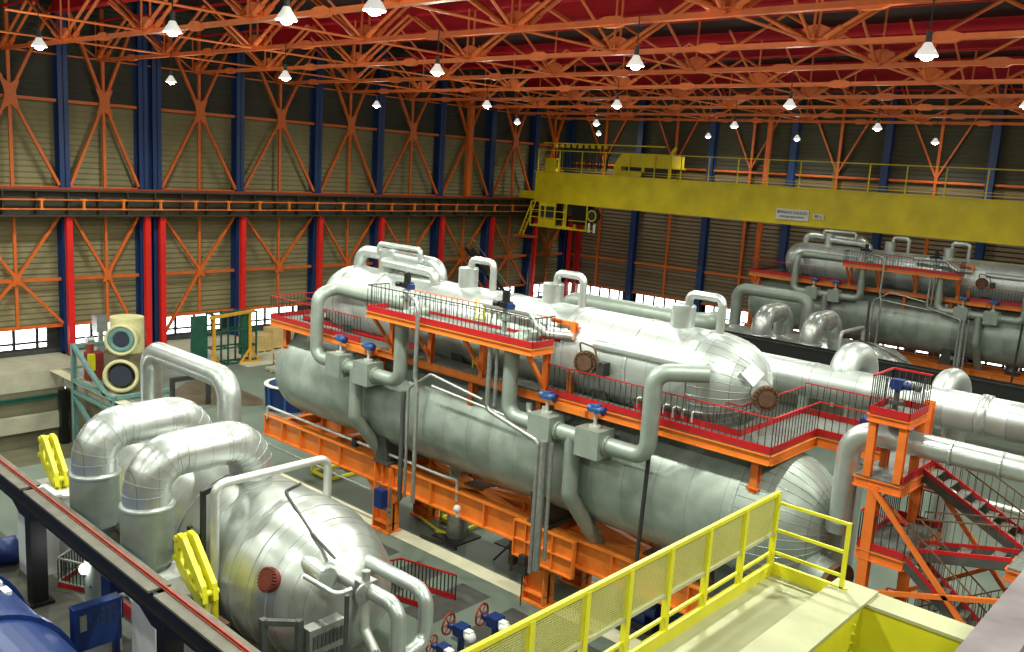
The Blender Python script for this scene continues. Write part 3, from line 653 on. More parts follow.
for k, (x, n) in enumerate(((-29.45,'left'),(-25.7,'right'))):
    q = thing('swan_neck_pipe', (x,12.5,0), 'fat ribbed silver swan-neck pipe at the %s of the turbine front' % n, 'pipe', 'swan-neck pipes', 'silver elbow pipe at the %s on the far turbine' % n, 'swan-neck pipes')
    P('neck', MB().pipe([(x,12.45,4.6),(x,12.45,6.45),(x,16.1,6.45),(x,16.1,4.4)], .72, 1.05, n=28, seg=12), 'pipe_y', q)
    for c, s0 in ((V((x,13.5,5.4)),-1),(V((x,15.05,5.4)),1)):
        g = MB()
        for k in range(7):
            t = PI/2*k/6; p = c+V((0,s0*1.05*math.cos(t),1.05*math.sin(t))); d = V((0,-s0*math.sin(t),math.cos(t))); g.lathe(p-d*.02, d, [(0,.71),(.0,.733),(.035,.733),(.035,.71)], 28, False, False)
        P('gore_seams', g, 'pipe_bright', q)
    P('collar', MB().lathe((x,12.45,4.95), (0,0,1), [(-.02,.82),(.05,.84),(.1,.8),(.12,.69)], 28, caps=False), 'pipe_bright', q)
    P('sleeve', MB().cyl((x,12.45,0),(x,12.45,2.6), .4, n=24).cyl((x,12.45,2.6),(x,12.45,3.2), .4,.79, n=28).cyl((x,12.45,3.2),(x,12.45,4.95), .79, n=28), 'pipe_dull', q, 'wider dull upright sleeve')
o = one('equalizing_pipe', MB().pipe([(-36.6,18,.2),(-36.6,18,7.3),(-30.3,18,7.25),(-30.3,18,4.0)], .46, .8, n=20, seg=8), 'pipe_bright', (-33.5,18,0), 'silver pipe arch standing behind the left swan-neck pipe', 'pipe', 'arched pipes')
o = one('equalizing_pipe', MB().pipe([(-34.1,66,.2),(-34.1,66,7.45),(-28.1,66,7.4),(-28.1,66,4.0)], .46, .8, n=20, seg=8), 'pipe_dull', (-31,66,0), 'grey pipe arch to the left above the far turbine', 'pipe', 'arched pipes')
o = one('bypass_pipe', MB().pipe([(-23.6,13.55,.6),(-23.6,13.55,5.95),(-23.6,17.75,5.95),(-23.6,17.75,4.3)], .14, .35, n=12, seg=6), 'pipe_white', (-23.6,13.55,0), 'slim white pipe bent over the shiny turbine drum', 'pipe', 'bypass pipes', 'slim white pipe bent over the far turbine', 'bypass pipes')
o = one('steam_lead', MB().pipe([(-20.6,16.6,3.85),(-17.3,16.6,3.85),(-17.3,16.6,2.3),(-17.0,15.3,2.3)], .22, .5, n=16), 'pipe_bright', (-18,16.6,0), 'rear silver pipe leaving the ribbed dome and turning down', 'pipe', 'dome pipes', 'rear silver pipe leaving the far ribbed dome', 'dome pipes')
o = one('steam_lead', MB().pipe([(-20.6,15.3,3.95),(-17.0,15.3,3.95),(-17.0,15.3,.3)], .22, .5, n=16), 'pipe_bright', (-18,15.3,0), 'front silver pipe leaving the ribbed dome and turning down', 'pipe', 'dome pipes', 'front silver pipe leaving the far ribbed dome', 'dome pipes')
o = one('steam_lead', MB().pipe([(-20.1,14.4,4.0),(-18.6,14.4,4.0),(-18.6,14.9,4.0)], .08, .2, n=10), 'pipe_bright', (-19,14.4,4), 'thin bright tube hooked beside the dome pipes', 'pipe', 'dome pipes')
m = MB(); m.pipe([(-19.9,15.9,3.3),(-19.2,15.9,3.3),(-19.2,15.9,2.2),(-18.6,15.9,1.6),(-18.6,15.9,.2)], .16, .3); one('steam_lead', m, 'pipe_white', (-19,15.9,0), 'short stepped pipe beneath the dome pipes', 'pipe', 'dome pipes')
m = MB().cbox((-18.45,15.3,4.0),.4,.5,.45).cyl((-18.45,15.3,4.2),(-18.45,15.3,4.5),.12).lathe((-18.2,15.0,4.0),(1,0,0),[(0,.3),(.06,.3)],16)
one('pipe_valve', m, 'galv', (-18.45,15.3,3.7), 'grey valve clamped on the front dome pipe', 'valve')
# black gantry beam in front of the turbine
o = thing('black_beam', (-25,11,0), 'black beam with a grey top and red rail crossing the lower left', 'crane rail beam')
m = MB(); m.box(-52,10.78,3.55,6,10.9,4.05); m.box(-52,11.1,3.55,6,11.22,4.05); m.box(-52,10.7,3.45,6,11.3,3.56)
for x in (-31.5,-21.4):
    m.prism([(x-1.5,10.75,3.5),(x+1.5,10.75,3.5),(x+.5,10.75,3.1),(x-.5,10.75,3.1)],(0,.5,0))
P('web_plates', m, 'black', o)
for x0, x1 in ((-52,-31.65),(-31.35,-21.9),(-21.6,6)): P('top_plate', MB().box(x0,10.68,4.05,x1,11.34,4.12), 'beam_top', o, 'dusty grey top plate')
m = MB(); m.bar((-52,11.08,4.17),(6,11.08,4.17), .06,.1).bar((-52,11.08,4.14),(6,11.08,4.14), .14,.03); P('rail', m, 'rail_steel', o, 'rust-red rail')
for x in (-40.6,-31.2,-21.3,-12):
    m = MB(); m.box(x-.26,10.74,0,x+.26,11.26,3.5); m.box(x-.45,10.6,0,x+.45,11.4,.12); P('leg', m, 'black', o)
o.rotation_euler = (0,0,-.0234)
o = thing('black_beam', (-25,59,0), 'long black beam in front of the far turbine, beyond the domed vessel', 'crane rail beam')
m = MB(); m.box(-48,58.6,4.1,8,58.72,4.9); m.box(-48,59.3,4.1,8,59.42,4.9); m.box(-48,58.5,4.0,8,59.5,4.12); m.box(-48,58.5,4.9,8,59.5,4.98); P('web_plates', m, 'black', o)
P('rail', MB().bar((-48,59,5.04),(8,59,5.04),.08,.1), 'black', o)
for x in (-40,-30,-20,-10): P('leg', MB().box(x-.35,58.7,0,x+.35,59.3,4.1), 'black', o)
# ================================================================== second unit: the same things 48 m further back
def copy_unit():
    off = V((0, 48, 0))
    for o, label, grp in UNIT:
        c = o.copy(); COL.objects.link(c); c.location = V(o.location)+off+(V((.4,0,0)) if o.name.startswith(('turbine','swan')) else V((0,0,0))); c['label'] = label
        for k in ('group',):
            if k in c: del c[k]
        if grp: c['group'] = grp+' of the far unit'
        for ch in o.children:
            d = ch.copy(); COL.objects.link(d); d.parent = c
            for g in ch.children:
                e = g.copy(); COL.objects.link(e); e.parent = d
copy_unit()
# ================================================================== steam header and elbows at the right
o = thing('steam_header', (-10,31,8), 'thick silver pipe running right from behind the domed vessel', 'pipe')
P('pipe_run', MB().pipe([(-15,31,9.05),(4,31,9.05)], .64, n=28), 'clad_bright', o)
for x in (-12.6,-10.2,-7.0,-5.4,-2): P('seam_band', MB().lathe((x-.05,31,9.05),(1,0,0),[(0,.65),(0,.66),(.06,.66),(.06,.65)],28,False,False), 'pipe_bright', o)
P('expansion_ring', MB().lathe((-7.1,31,9.05),(1,0,0),[(0,.65),(.0,.69),(.3,.69),(.3,.65)],28), 'pipe_bright', o)
for x, y, h, n in ((-11.6,31.2,10.05,'left'),(-8.3,31.4,9.85,'right')):
    q = one('header_elbow', MB().pipe([(x-.1,31.1,9.0),(x-.1,31.2,h),(x+.1,32.6,h),(x+.1,32.6,0)], .5 if n == 'left' else .38, .68, n=26, seg=10), 'clad_bright', (x,31,9), 'fat silver elbow curving over behind the thick silver pipe, the %s one' % n, 'pipe')
o = thing('steam_pipe', (-31,40,8.7), 'grey horizontal pipe seen above the crown of the upper silver vessel', 'pipe')
P('pipe_run', MB().pipe([(-31.2,40,7.2),(-31.2,40,8.75),(-22.5,40,8.75),(-22.5,41.5,8.75)], .5, .8, n=20), 'pipe_dull', o)
for x in (-30,-26,-23.5):
    P('pipe_support', MB().bar((x,40,0),(x,40,8.3), .25,.25), 'dark', o)
o = thing('cross_pipe', (-8.8,24.8,6), 'silver pipe rising to an elbow and running right through the orange stair tower', 'pipe')
P('pipe_run', MB().pipe([(-8.9,24.9,6.3),(-8.9,24.9,9.27),(2,24.8,9.27)], .33, .75, n=22, seg=10), 'pipe_bright', o)
for x in (-6.2,-5.0,-3.4,-1.5): P('seam_band', MB().lathe((x-.03,24.8,9.27),(1,0,0),[(0,.33),(0,.345),(.06,.345),(.06,.33)],22,False,False), 'pipe_bright', o)
P('end_flange', MB().cyl((-8.9,24.9,6.2),(-8.9,24.9,6.5), .38, n=20), 'galv', o)
one('thin_line_pipe', MB().pipe([(-9.5,27.6,7.4),(2,26.9,7.35)], .1), 'pipe_white', (-4,27.3,7.4), 'thin silver pipe below the thicker one at the stair tower', 'pipe')
# ================================================================== stair tower
o = thing('stair_tower', (-7.8,25.5,0), 'orange steel stair tower with red-edged landings and switchback flights', 'stair tower')
TX0, TX1, TY0, TY1 = -8.35, -7.1, 24.05, 27.3
def column(x, y, z0, z1, w=.3): P('column', MB().ibeam((x,y,z0),(x,y,z1), w, w*.9, .04), 'tower_orange', o)
column(-7.82,24.15,0,8.1,.3); column(-7.6,27.2,0,10.0,.3); column(-3.0,24.15,0,8.0,.3); column(-3.0,27.2,0,8.0,.3)
def landing(x0,y0,x1,y1,z,beam=.28):
    m = MB().box(x0,y0,z-.05,x1,y1,z); P('landing_deck', m, 'grate', o, 'grey grating landing')
    m = MB()
    for a, b in (((x0,y0),(x1,y0)),((x1,y0),(x1,y1)),((x0,y1),(x1,y1)),((x0,y0),(x0,y1))): m.ibeam((a[0],a[1],z-.06-beam/2),(b[0],b[1],z-.06-beam/2), beam,.12,.03)
    P('landing_beam', m, 'tower_orange', o)
landing(TX0,TY0,TX1,TY1,8.3)
m = MB(); T = MB()
for a, b in (((TX1,TY0),(TX1,TY1)),((TX0,TY1),(TX1,TY1))):
    P('toe_board', MB().bar((a[0],a[1],8.4),(b[0],b[1],8.4), .04,.2), 'deep_red', o)
# small valve platform on top
PX = (-8.05,-7.25); PY = (24.1,25.35)
for x in PX:
    for y in PY: P('platform_post', MB().ibeam((x,y,8.3),(x,y,9.95), .2,.2,.03), 'tower_orange', o)
landing(PX[0]-.12,PY[0]-.12,PX[1]+.12,PY[1]+.12,10.1,.2)
path = [(PX[0]-.12,PY[1]+.12),(PX[0]-.12,PY[0]-.12),(PX[1]+.12,PY[0]-.12),(PX[1]+.12,PY[1]+.12),(PX[0]-.12,PY[1]+.12)]
T = MB(); B = MB(); R_ = MB()
for a, b in zip(path[:-1], path[1:]):
    A, Bq = V((a[0],a[1],0)), V((b[0],b[1],0)); T.bar(A+V((0,0,10.17)), Bq+V((0,0,10.17)), .04,.2)
    balusters(B, A, Bq, 10.1, 1.0, .16, .011)
for a, b in ((path[0],path[1]),(path[3],path[4])): R_.bar((a[0],a[1],11.1),(b[0],b[1],11.1), .05,.05)
P('toe_board', T, 'deep_red', o); P('railing_infill', B, 'dark', o); P('handrail', R_, 'deep_red', o)
# flights
def flight(y0, y1, xa, za, xb, zb, dark='deep_red'):
    m = MB(); t = MB(); n = max(3, int(abs(za-zb)/.2)); h = MB()
    for y in (y0, y1):
        h.bar((xa,y,za+.95),(xb,y,zb+.95), .035,.035)
        for k in range(0, 2*n+1):
            q = k/(2*n); h.bar((xa+(xb-xa)*q,y,za+(zb-za)*q),(xa+(xb-xa)*q,y,za+(zb-za)*q+.95), .016)
    for k in range(n):
        q = (k+.5)/n; P('tread', MB().cbox((xa+(xb-xa)*q,(y0+y1)/2,za+(zb-za)*q), .26, y1-y0, .04), 'grate', o)
    for y in (y0, y1):
        P('stringer', MB().bar((xa,y,za-.1),(xb,y,zb-.1), .06,.26), 'dark_grey', o); P('stringer_edge', MB().bar((xa,y,za+.07),(xb,y,zb+.07), .07,.1), 'deep_red', o, 'red upper edge of the stringer')
    P('stair_railing', h, 'rust', o)
flight(25.7,26.7,TX1,8.3,-4.4,6.9)
landing(-4.4,24.2,-3.0,27.2,6.9)
flight(24.6,25.4,-4.4,6.9,-6.8,6.35,'dark_grey')
landing(TX0+.3,TY0,-6.8,TY1,6.3)
flight(24.1,24.9,-6.8,6.3,-4.6,4.6)
landing(-4.6,24.0,-3.0,27.2,4.55)
flight(25.8,26.6,-4.6,4.55,-7.0,3.0)
landing(TX0+.3,TY0,-7.0,TY1,2.95)
for z in (6.3, 2.95):
    T = MB(); B = MB()
    for a, b in (((TX0+.3,TY0),(-6.8,TY0)),((TX0+.3,TY1),(-6.8,TY1)),((TX0+.3,TY0),(TX0+.3,TY1))):
        T.bar((a[0],a[1],z+.08),(b[0],b[1],z+.08), .04,.18); T.bar((a[0],a[1],z+1.0),(b[0],b[1],z+1.0), .04,.04); balusters(B, (a[0],a[1],0), (b[0],b[1],0), z, 1.0, .18, .012)
    P('toe_board', T, 'deep_red', o); P('railing_infill', B, 'dark', o)
for a, b in (((-7.8,24.0,8.0),(-4.3,24.0,4.2)),((-7.9,24.0,5.0),(-3.2,24.0,6.4)),((-7.5,27.3,8.0),(-4.0,27.3,4.0)),((-7.6,27.3,4.0),(-3.1,27.3,7.2)),((-7.8,24.1,7.9),(-7.6,27.2,6.0))):
    P('cross_brace', MB().bar(a, b, .12,.12), 'tower_orange', o)
q = thing('platform_valve', (-7.8,24.85,10.1), 'blue valve gearbox on the small orange railed platform', 'valve actuator')
P('stem', MB().cyl((-7.8,24.85,10.1),(-7.8,24.85,10.75), .08, n=10).cyl((-7.8,24.85,10.25),(-7.8,24.85,10.35), .2, n=14), 'dark_grey', q)
P('gearbox', MB().cyl((-8.0,24.85,10.8),(-7.45,24.85,10.8), .12, n=14).cbox((-7.8,24.85,10.8),.3,.28,.28), 'blue', q)
P('motor_body', MB().cyl((-7.45,24.85,10.8),(-7.2,24.8,10.78), .09, n=12), 'dark_grey', q)
m = MB().box(-9.9,28.3,8.35,-8.2,28.9,8.75).box(-9.6,28.2,8.75,-8.5,28.9,8.9); one('tarpaulin_bundle', m, 'blue', (-9,28.6,8.35), 'folded blue tarpaulin on the walkway under the thick silver pipe', 'tarpaulin')
for x, y, n in ((-4.4,29.6,'left'),(-3.4,30.3,'right')):
    m = MB().cyl((x,y,5.2),(x,y,6.4), .4, n=18).lathe((x,y,6.4),(0,0,1),[(0,.4),(.15,.32),(.2,0)],18)
    q = thing('pump_motor', (x,y,0), 'blue upright motor behind the red stairs, %s one of two' % n, 'motor', 'blue motors behind the stairs'); P('motor_body', m, 'blue', q); P('pedestal', MB().box(x-.5,y-.5,0,x+.5,y+.5,5.2), 'dark_grey', q)
# ================================================================== near crane, lower right
ZN = 10.8
o = thing('near_crane', (-4,6,9), 'bright yellow crane walkway and box beams in the lower right', 'overhead crane')
P('deck', MB().box(-4.72,-4,ZN-.06,-3.9,10.95,ZN), 'yellow_pale', o, 'dusty pale yellow deck')
P('toe_board', MB().box(-4.78,-4,ZN-.16,-4.72,11.0,ZN+.16).box(-4.78,10.95,ZN-.16,-3.72,11.0,ZN+.16), 'yellow', o)
posts = [10.95,10.05,9.15,8.3,7.5,6.75,5.9,5.05,4.2]
for y in posts: P('railing_post', MB().box(-4.80,y-.035,ZN-.1,-4.73,y+.035,ZN+1.13), 'yellow', o)
P('top_rail', MB().bar((-4.77,-2,ZN+1.13),(-4.77,11.0,ZN+1.13), .05,.05), 'yellow', o)
P('mid_rail', MB().bar((-4.77,-2,ZN+.58),(-4.77,11.0,ZN+.58), .05,.04), 'yellow_pale', o)
P('low_rail', MB().bar((-4.77,-2,ZN+.3),(-4.77,11.0,ZN+.3), .035,.035).bar((-4.82,-2,ZN+.24),(-4.82,11.0,ZN+.24), .03,.03), 'yellow', o)
for y0, y1 in zip(posts[1:], posts[:-1]):
    m = MB(); n = int((y1-y0)/.026)
    for k in range(1, n): y = y0+(y1-y0)*k/n; m.bar((-4.77,y,ZN+.6),(-4.77,y,ZN+1.11), .007)
    for k in range(1, 20): z = ZN+.6+.51*k/20; m.bar((-4.77,y0,z),(-4.77,y1,z), .007)
    P('mesh_infill', m, 'mesh_yellow', o, 'yellow wire mesh between the posts')
m = MB(); 
for h in (1.0,.62,.3): m.bar((-4.72,10.98,ZN+h),(-3.78,10.98,ZN+h), .03,.04)
m.box(-3.82,10.95,ZN-.1,-3.77,11.0,ZN+1.02); P('end_rail', m, 'yellow', o, 'yellow end railing with three bars')
P('box_beam', MB().box(-3.88,-4,ZN-1.2,-3.84,11.2,ZN+.1).box(-3.5,-4,ZN-1.2,-3.46,11.2,ZN+.1), 'yellow', o)
P('beam_flange', MB().box(-3.95,-4,ZN+.1,-3.42,11.25,ZN+.14), 'yellow_pale', o, 'dusty pale top flange')
P('cross_beam', MB().box(-3.46,10.9,ZN-1.2,2.5,10.94,ZN+.06).box(-3.46,11.2,ZN-1.2,2.5,11.24,ZN+.06), 'yellow', o)
P('cross_flange', MB().box(-3.46,10.86,ZN+.06,2.5,11.3,ZN+.1), 'yellow_pale', o)
for k in range(9): P('bolt', MB().cyl((-3.46,10.6,ZN-.1-k*.12),(-3.43,10.6,ZN-.1-k*.12), .02, n=6), 'yellow', o)
m = MB()
for k in range(5): m.cyl((-3.2+k*.12,9.9,ZN-.85),(-3.2+k*.12,9.9,ZN-.5), .05, n=10)
P('terminals', m, 'rust', o, 'rust-brown fittings inside the beam')
o = thing('rusty_beam', (-.9,6,13), 'pale rust-stained beam crossing the lower right corner', 'beam')
P('top_flange', MB().box(-1.12,1,13.44,-.86,14,13.5), 'lavender_rust', o)
P('web', MB().box(-.9,1,12.8,-.8,14,13.44), 'rust', o); P('rail', MB().box(-.8,1,13.3,-.6,14,13.42), 'rust', o)
# ================================================================== far yellow crane
YC = 77.9
o = thing('overhead_crane', (-40,78.5,12.3), 'long yellow overhead crane girder spanning to the end wall corner', 'overhead crane')
P('main_girder', MB().box(-66.6,YC,12.4,XR-1,YC+1.2,15.62), 'yellow_crane', o)
P('girder_flange', MB().box(-66.7,YC-.12,12.3,XR-1,YC+1.3,12.42).box(-66.7,YC-.12,15.6,XR-1,YC+1.3,15.7), 'yellow_crane', o)
P('rear_girder', MB().box(-66.6,YC+4.5,12.4,XR-1,YC+5.6,15.6), 'yellow_crane', o)
P('end_carriage', MB().box(-68.5,YC-.5,12.6,-66.5,YC+6.4,13.4).cyl((-68.4,YC-.2,12.95),(-67.9,YC-.2,12.95),.35), 'yellow_crane', o)
m = MB(); b = MB()
for h in (15.95,16.2,18.05): m.bar((-66.6,YC+.1,h),(XR-1,YC+.1,h), .05 if h < 17 else .09,.05 if h < 17 else .09)
for k in range(26): b.bar((-66.4+k*3.1,YC+.1,15.7),(-66.4+k*3.1,YC+.1,18.05), .09,.09)
P('walkway_rail', m, 'yellow_crane', o); P('railing_post', b, 'yellow_crane', o)
m = MB(); c = MB()
for k in range(9):
    x = -64.2+k*.85; m.cbox((x,YC+.4,18.6),.3,.3,.35)
    c.pipe([(x,YC+.4,18.45),(x+.02,YC+.4,16.2),(x+.3,YC+.4,16.1),(x+.36,YC+.4,18.4)], .08, .15, n=6, caps=False)
P('cable_trolleys', m, 'yellow_crane', o); P('festoon_cable', c, 'black', o, 'black looped festoon cables')
P('festoon_track', MB().bar((-66,YC+.4,18.85),(-50,YC+.4,18.85), .1,.12), 'yellow_crane', o)
P('control_cabinet', MB().box(-65.4,YC+.2,15.75,-63.9,YC+.9,17.1).box(-65.5,YC+.1,17.05,-63.8,YC+1,17.2), 'yellow_crane', o)
h = thing('hoist_trolley', (-53,78.8,15.7), 'yellow hoist trolley with windowed housing on top of the crane girder', 'hoist')
P('housing', MB().box(-55.2,YC+.3,16.8,-49.0,YC+2.6,18.0).box(-55.2,YC+.2,16.7,-48.8,YC+2.7,16.85).prism([(-56.2,YC+.3,15.75),(-55.2,YC+.3,15.75),(-55.2,YC+.3,18.0),(-56.0,YC+.3,17.0)],(0,2.3,0)), 'yellow_crane', h)
P('side_frame', MB().box(-55.2,YC+.3,15.75,-52.3,YC+.45,16.3).box(-52.6,YC+.3,15.75,-52.3,YC+.45,16.8), 'yellow_crane', h); P('side_post', MB().box(-49.4,YC+.3,15.75,-49.1,YC+.45,16.8), 'yellow_crane', h)
P('inner_gear', MB().box(-54.8,YC+.6,15.75,-49.6,YC+2.2,16.75), 'dark', h, 'dark machinery inside')
P('exhaust_horn', MB().pipe([(-49.2,YC+.5,17.8),(-49.2,YC+.5,18.4),(-48.8,YC+.5,18.8)], .16, .3), 'yellow_crane', h)
h = thing('crane_cab', (-63.5,77.6,9.3), 'yellow crane driver cab hanging under the girder end', 'crane cab')
P('cab_floor', MB().box(-66.6,YC-.6,9.55,-61.2,YC+1.2,9.75), 'yellow_crane', h)
m = MB()
for x in (-66.5,-65.2,-64.4,-63.0,-61.4):
    for y in (YC-.55, YC+1.1): m.bar((x,y,9.7),(x,y,12.35), .14,.14)
for z in (10.6,11.4):
    m.bar((-66.5,YC-.55,z),(-61.4,YC-.55,z), .08,.08)
P('cab_frame', m, 'yellow_crane', h)
P('cab_wall', MB().box(-65.2,YC-.5,9.75,-62.9,YC-.44,10.5), 'yellow_crane', h); P('cab_fascia', MB().box(-65.2,YC-.5,11.9,-62.9,YC-.44,12.3), 'yellow_crane', h)
P('cab_glass', MB().box(-65.1,YC-.46,10.5,-63.0,YC-.43,11.9), 'ink', h, 'dark cab windows')
P('cab_catwalk', MB().box(-61.4,YC-.4,9.55,-58.6,YC+.6,9.68).bar((-58.7,YC-.35,9.6),(-58.7,YC-.35,12.35),.1).bar((-61.2,YC-.35,10.6),(-58.7,YC-.35,10.6),.06), 'yellow_crane', h)
m = MB(); m.bar((-66.6,YC-.3,12.3),(-68.0,YC-.6,8.4), .12,.1).bar((-66.1,YC-.3,12.3),(-67.4,YC-.6,8.4), .12,.1)
for k in range(8): q = k/8; m.bar((-66.6-1.4*q,YC-.3-.3*q,12.3-3.9*q),(-66.1-1.3*q,YC-.3-.3*q,12.3-3.9*q), .05)
P('access_ladder', m, 'yellow_crane', h)
P('landing', MB().box(-68.6,YC-1,8.2,-66.0,YC+.4,8.4), 'brace', h)
h = thing('hook_block', (-58.1,78.1,9.4), 'black hook block with round sheaves hanging under the crane girder', 'hook block')
P('sheave', MB().cyl((-58,YC-.35,11.3),(-58,YC+.2,11.3), .75, n=24).cyl((-58,YC-.4,11.3),(-58,YC-.35,11.3), .35, n=20), 'dark', h)
P('sheave_rim', MB().lathe((-58,YC-.42,11.3),(0,1,0),[(0,.5),(0,.6),(.06,.6),(.06,.5)],24,False,False), 'yellow_crane', h)
P('rope_drum', MB().box(-61,YC+.1,10.2,-58.9,YC+1.2,12.3), 'black', h)
P('hook', MB().cyl((-58.4,YC-.2,9.5),(-58.4,YC-.2,10.5), .14, n=10).cyl((-57.7,YC-.2,9.5),(-57.7,YC-.2,10.4), .14, n=10), 'white', h)
def board(name, x0, x1, z0, z1, lines, label):
    q = thing(name, ((x0+x1)/2, YC-.15, z0), label, 'sign')
    P('sign_board', MB().box(x0,YC-.17,z0,x1,YC-.12,z1), 'white', q)
    for txt, x, z, sz in lines:
        c = bpy.data.curves.new('lettering', 'FONT'); c.body = txt; c.size = sz; c.align_x = 'CENTER'; c.extrude = .008; c.offset = .004
        t0 = bpy.data.objects.new('lettering', c); COL.objects.link(t0); bpy.context.view_layer.update()
        me = bpy.data.meshes.new_from_object(t0.evaluated_get(bpy.context.evaluated_depsgraph_get())); bpy.data.objects.remove(t0)
        t = bpy.data.objects.new('lettering', me); COL.objects.link(t); me.materials.clear(); me.materials.append(MATS['ink'])
        t.parent = q; t.location = V((x,YC-.185,z))-wloc(q); t.rotation_euler = (PI/2,0,0)
# positions on the face of the girder
def onY(px, py, y):
    d = RIGHT*((px-512)/F)+DOWN*((py-326)/F)+FWD; return CAM+d*(y/d.y)
A, B2 = onY(776.5,208,YC-.15), onY(808,221.5,YC-.15)
board('crane_sign', A.x, B2.x, B2.z-.02, A.z, [('BRIGAUS GALILEO', (A.x+B2.x)/2, B2.z+.56, .35), ('OFFICINE GRUE PONTE', (A.x+B2.x)/2, B2.z+.2, .22)], 'white maker sign with dark lettering on the yellow crane girder')
A, B2 = onY(813.5,214,YC-.15), onY(823.5,220,YC-.15)
board('load_sign', A.x, B2.x, B2.z, A.z, [('80 t.', (A.x+B2.x)/2, B2.z+.12, .4)], 'small white load plate right of the larger crane sign')
# ================================================================== things at the left and on the floor
o = thing('cream_machine', (-57.5,26.5,0), 'cream machine with two round blue-black ports stacked on a teal frame', 'machine')
cx, cy = -57.4, 26.6
P('upper_body', MB().cyl((cx,cy,2.45),(cx,cy,4.75), 1.05, n=28), 'cream', o)
d = V((.80,-.6,0)).normalized()
P('upper_port', MB().lathe((cx+.4,cy-.3,3.55), d, [(0,.95),(1.2,.95),(1.25,1.02),(1.4,1.02),(1.4,.85),(1.1,.8)], 28, caps=False), 'cream', o)
P('upper_port_lining', MB().lathe((cx+.4,cy-.3,3.55), d, [(1.15,.84),(1.35,.8),(1.3,.5),(1.1,.48)], 28), 'teal', o)
P('upper_port_bore', MB().cyl(V((cx+.4,cy-.3,3.55))+d*1.1, V((cx+.4,cy-.3,3.55))+d*1.33, .48, n=24), 'ink', o)
P('lower_body', MB().cyl((cx,cy,0),(cx,cy,2.45), 1.45, n=28), 'brown_grey', o)
P('lower_port', MB().lathe((cx+.5,cy-.38,1.2), d, [(0,.95),(1.3,.95),(1.3,1.1),(1.45,1.1),(1.45,.9),(1.2,.85)], 28, caps=False), 'cream', o)
P('lower_port_bore', MB().cyl(V((cx+.5,cy-.38,1.2))+d*1.1, V((cx+.5,cy-.38,1.2))+d*1.42, .68, n=24), 'ink', o)
o = thing('teal_frame', (-59,24.6,-3), 'teal steel frame with diagonal struts at the edge of the sunken pit', 'frame stand')
fx0, fx1, fy0, fy1 = -60.6, -54.4, 24.4, 28.2
for x, y, z0 in ((fx0,fy0,-5.2),(fx1,fy0,-5.2),(fx0,fy1,0),(fx1,fy1,0)): P('leg', MB().ibeam((x,y,z0),(x,y,2.6 if x == fx0 else .3), .3,.28,.04), 'teal', o)
for a, b in (((fx0,fy0,2.5),(fx1,fy0,-.6)),((fx0,fy0,-.7),(fx1,fy0,-.7)),((fx0,fy0,.1),(fx1,fy0,.1)),((fx1,fy0,.2),(fx1,fy1,.2)),((fx0,fy0,2.4),(fx0,fy1,2.4)),((fx0,fy0,-1.0),(fx1,fy0,-4.6)),((fx1,fy0,-1.0),(fx0,fy0,-4.6))):
    P('strut', MB().bar(a, b, .24,.24), 'teal', o)
m = MB().box(-60.9,25.2,0,-60.0,26.2,1.9).cyl((-60.4,25.4,1.9),(-60.4,25.4,2.5),.25); one('small_pump', m, 'rust_red', (-60.4,25.7,0), 'dark red pump beside the cream machine', 'pump')
m = MB().box(-59.6,24.9,.9,-59.3,25.3,2.0); one('warning_plate', m, 'yellow', (-59.4,25.1,.9), 'small yellow plate in front of the dark red pump', 'plate')
m = MB().bar((-63.8,27.6,0),(-63.8,27.6,3.6),.3).box(-64.2,27.2,2.6,-63.4,28,3.8).box(-64.1,27.2,0,-63.5,27.8,1.6).cyl((-63.8,27.1,2.0),(-63.8,26.6,2.0),.3); one('valve_stand', m, 'galv', (-63.8,27.5,0), 'grey valve stand left of the cream machine by the wall', 'valve stand')
# pit details
m = MB().ibeam((PX0+.3,PY0,-1.75),(PX0+.3,PY1,-1.75), .3,.25,.04); one('pit_beam', m, 'green', (PX0+.3,15,-1.75), 'green beam along the pit wall under the concrete edge', 'beam')
m = MB().box(PX0+.1,PY0,-4.0,PX0+.6,PY1,-2.9); one('pit_ledge', m, 'concrete', (PX0+.3,15,-4), 'pale concrete ledge low on the pit wall', 'ledge')
m = MB().box(PX0+.5,PY1-.7,-5.2,PX0+1,PY1-.2,-1.3); one('pit_post', m, 'black', (PX0+.7,PY1-.4,-5.2), 'black post in the corner of the pit', 'post')
# scaffold, green sheet and orange gantry at the wall
o = thing('green_rack', (-59.6,35.0,0), 'tall dark green rack with a solid side standing by the windows', 'rack')
P('side_sheet', MB().box(-59.3,32.1,0,-59.1,33.3,4.0), 'green', o)
m = MB()
for y in (34.0,35.2,36.4,37.6):
    for x in (-60.4,-59.4): m.bar((x,y,0),(x,y,4.0), .11)
for z in (.1,1.3,2.6,3.9):
    for x in (-60.4,-59.4): m.bar((x,34,z),(x,37.6,z), .1)
    for y in (34,35.2,36.4,37.6): m.bar((-60.4,y,z),(-59.4,y,z), .1)
P('rack_frame', m, 'green', o)
P('tank', MB().cyl((-59.9,36.9,.6),(-59.9,36.9,3.7), .45, n=16), 'green', o)
o = thing('orange_portal', (-58.7,35.1,0), 'yellow-orange portal frame on splayed feet in front of the windows', 'lifting frame')
P('top_beam', MB().bar((-58.0,32.9,4.0),(-59.4,37.4,4.0), .16,.22), 'amber', o)
for x, y in ((-58.1,33.3),(-59.3,37.0)):
    m = MB().bar((x,y,.2),(x,y,4.0), .18)
    for dy in (-.8,.8): m.bar((x,y,1.1),(x,y+dy,.08), .12)
    m.bar((x,y-.9,.08),(x,y+.9,.08), .14); P('leg', m, 'amber', o)
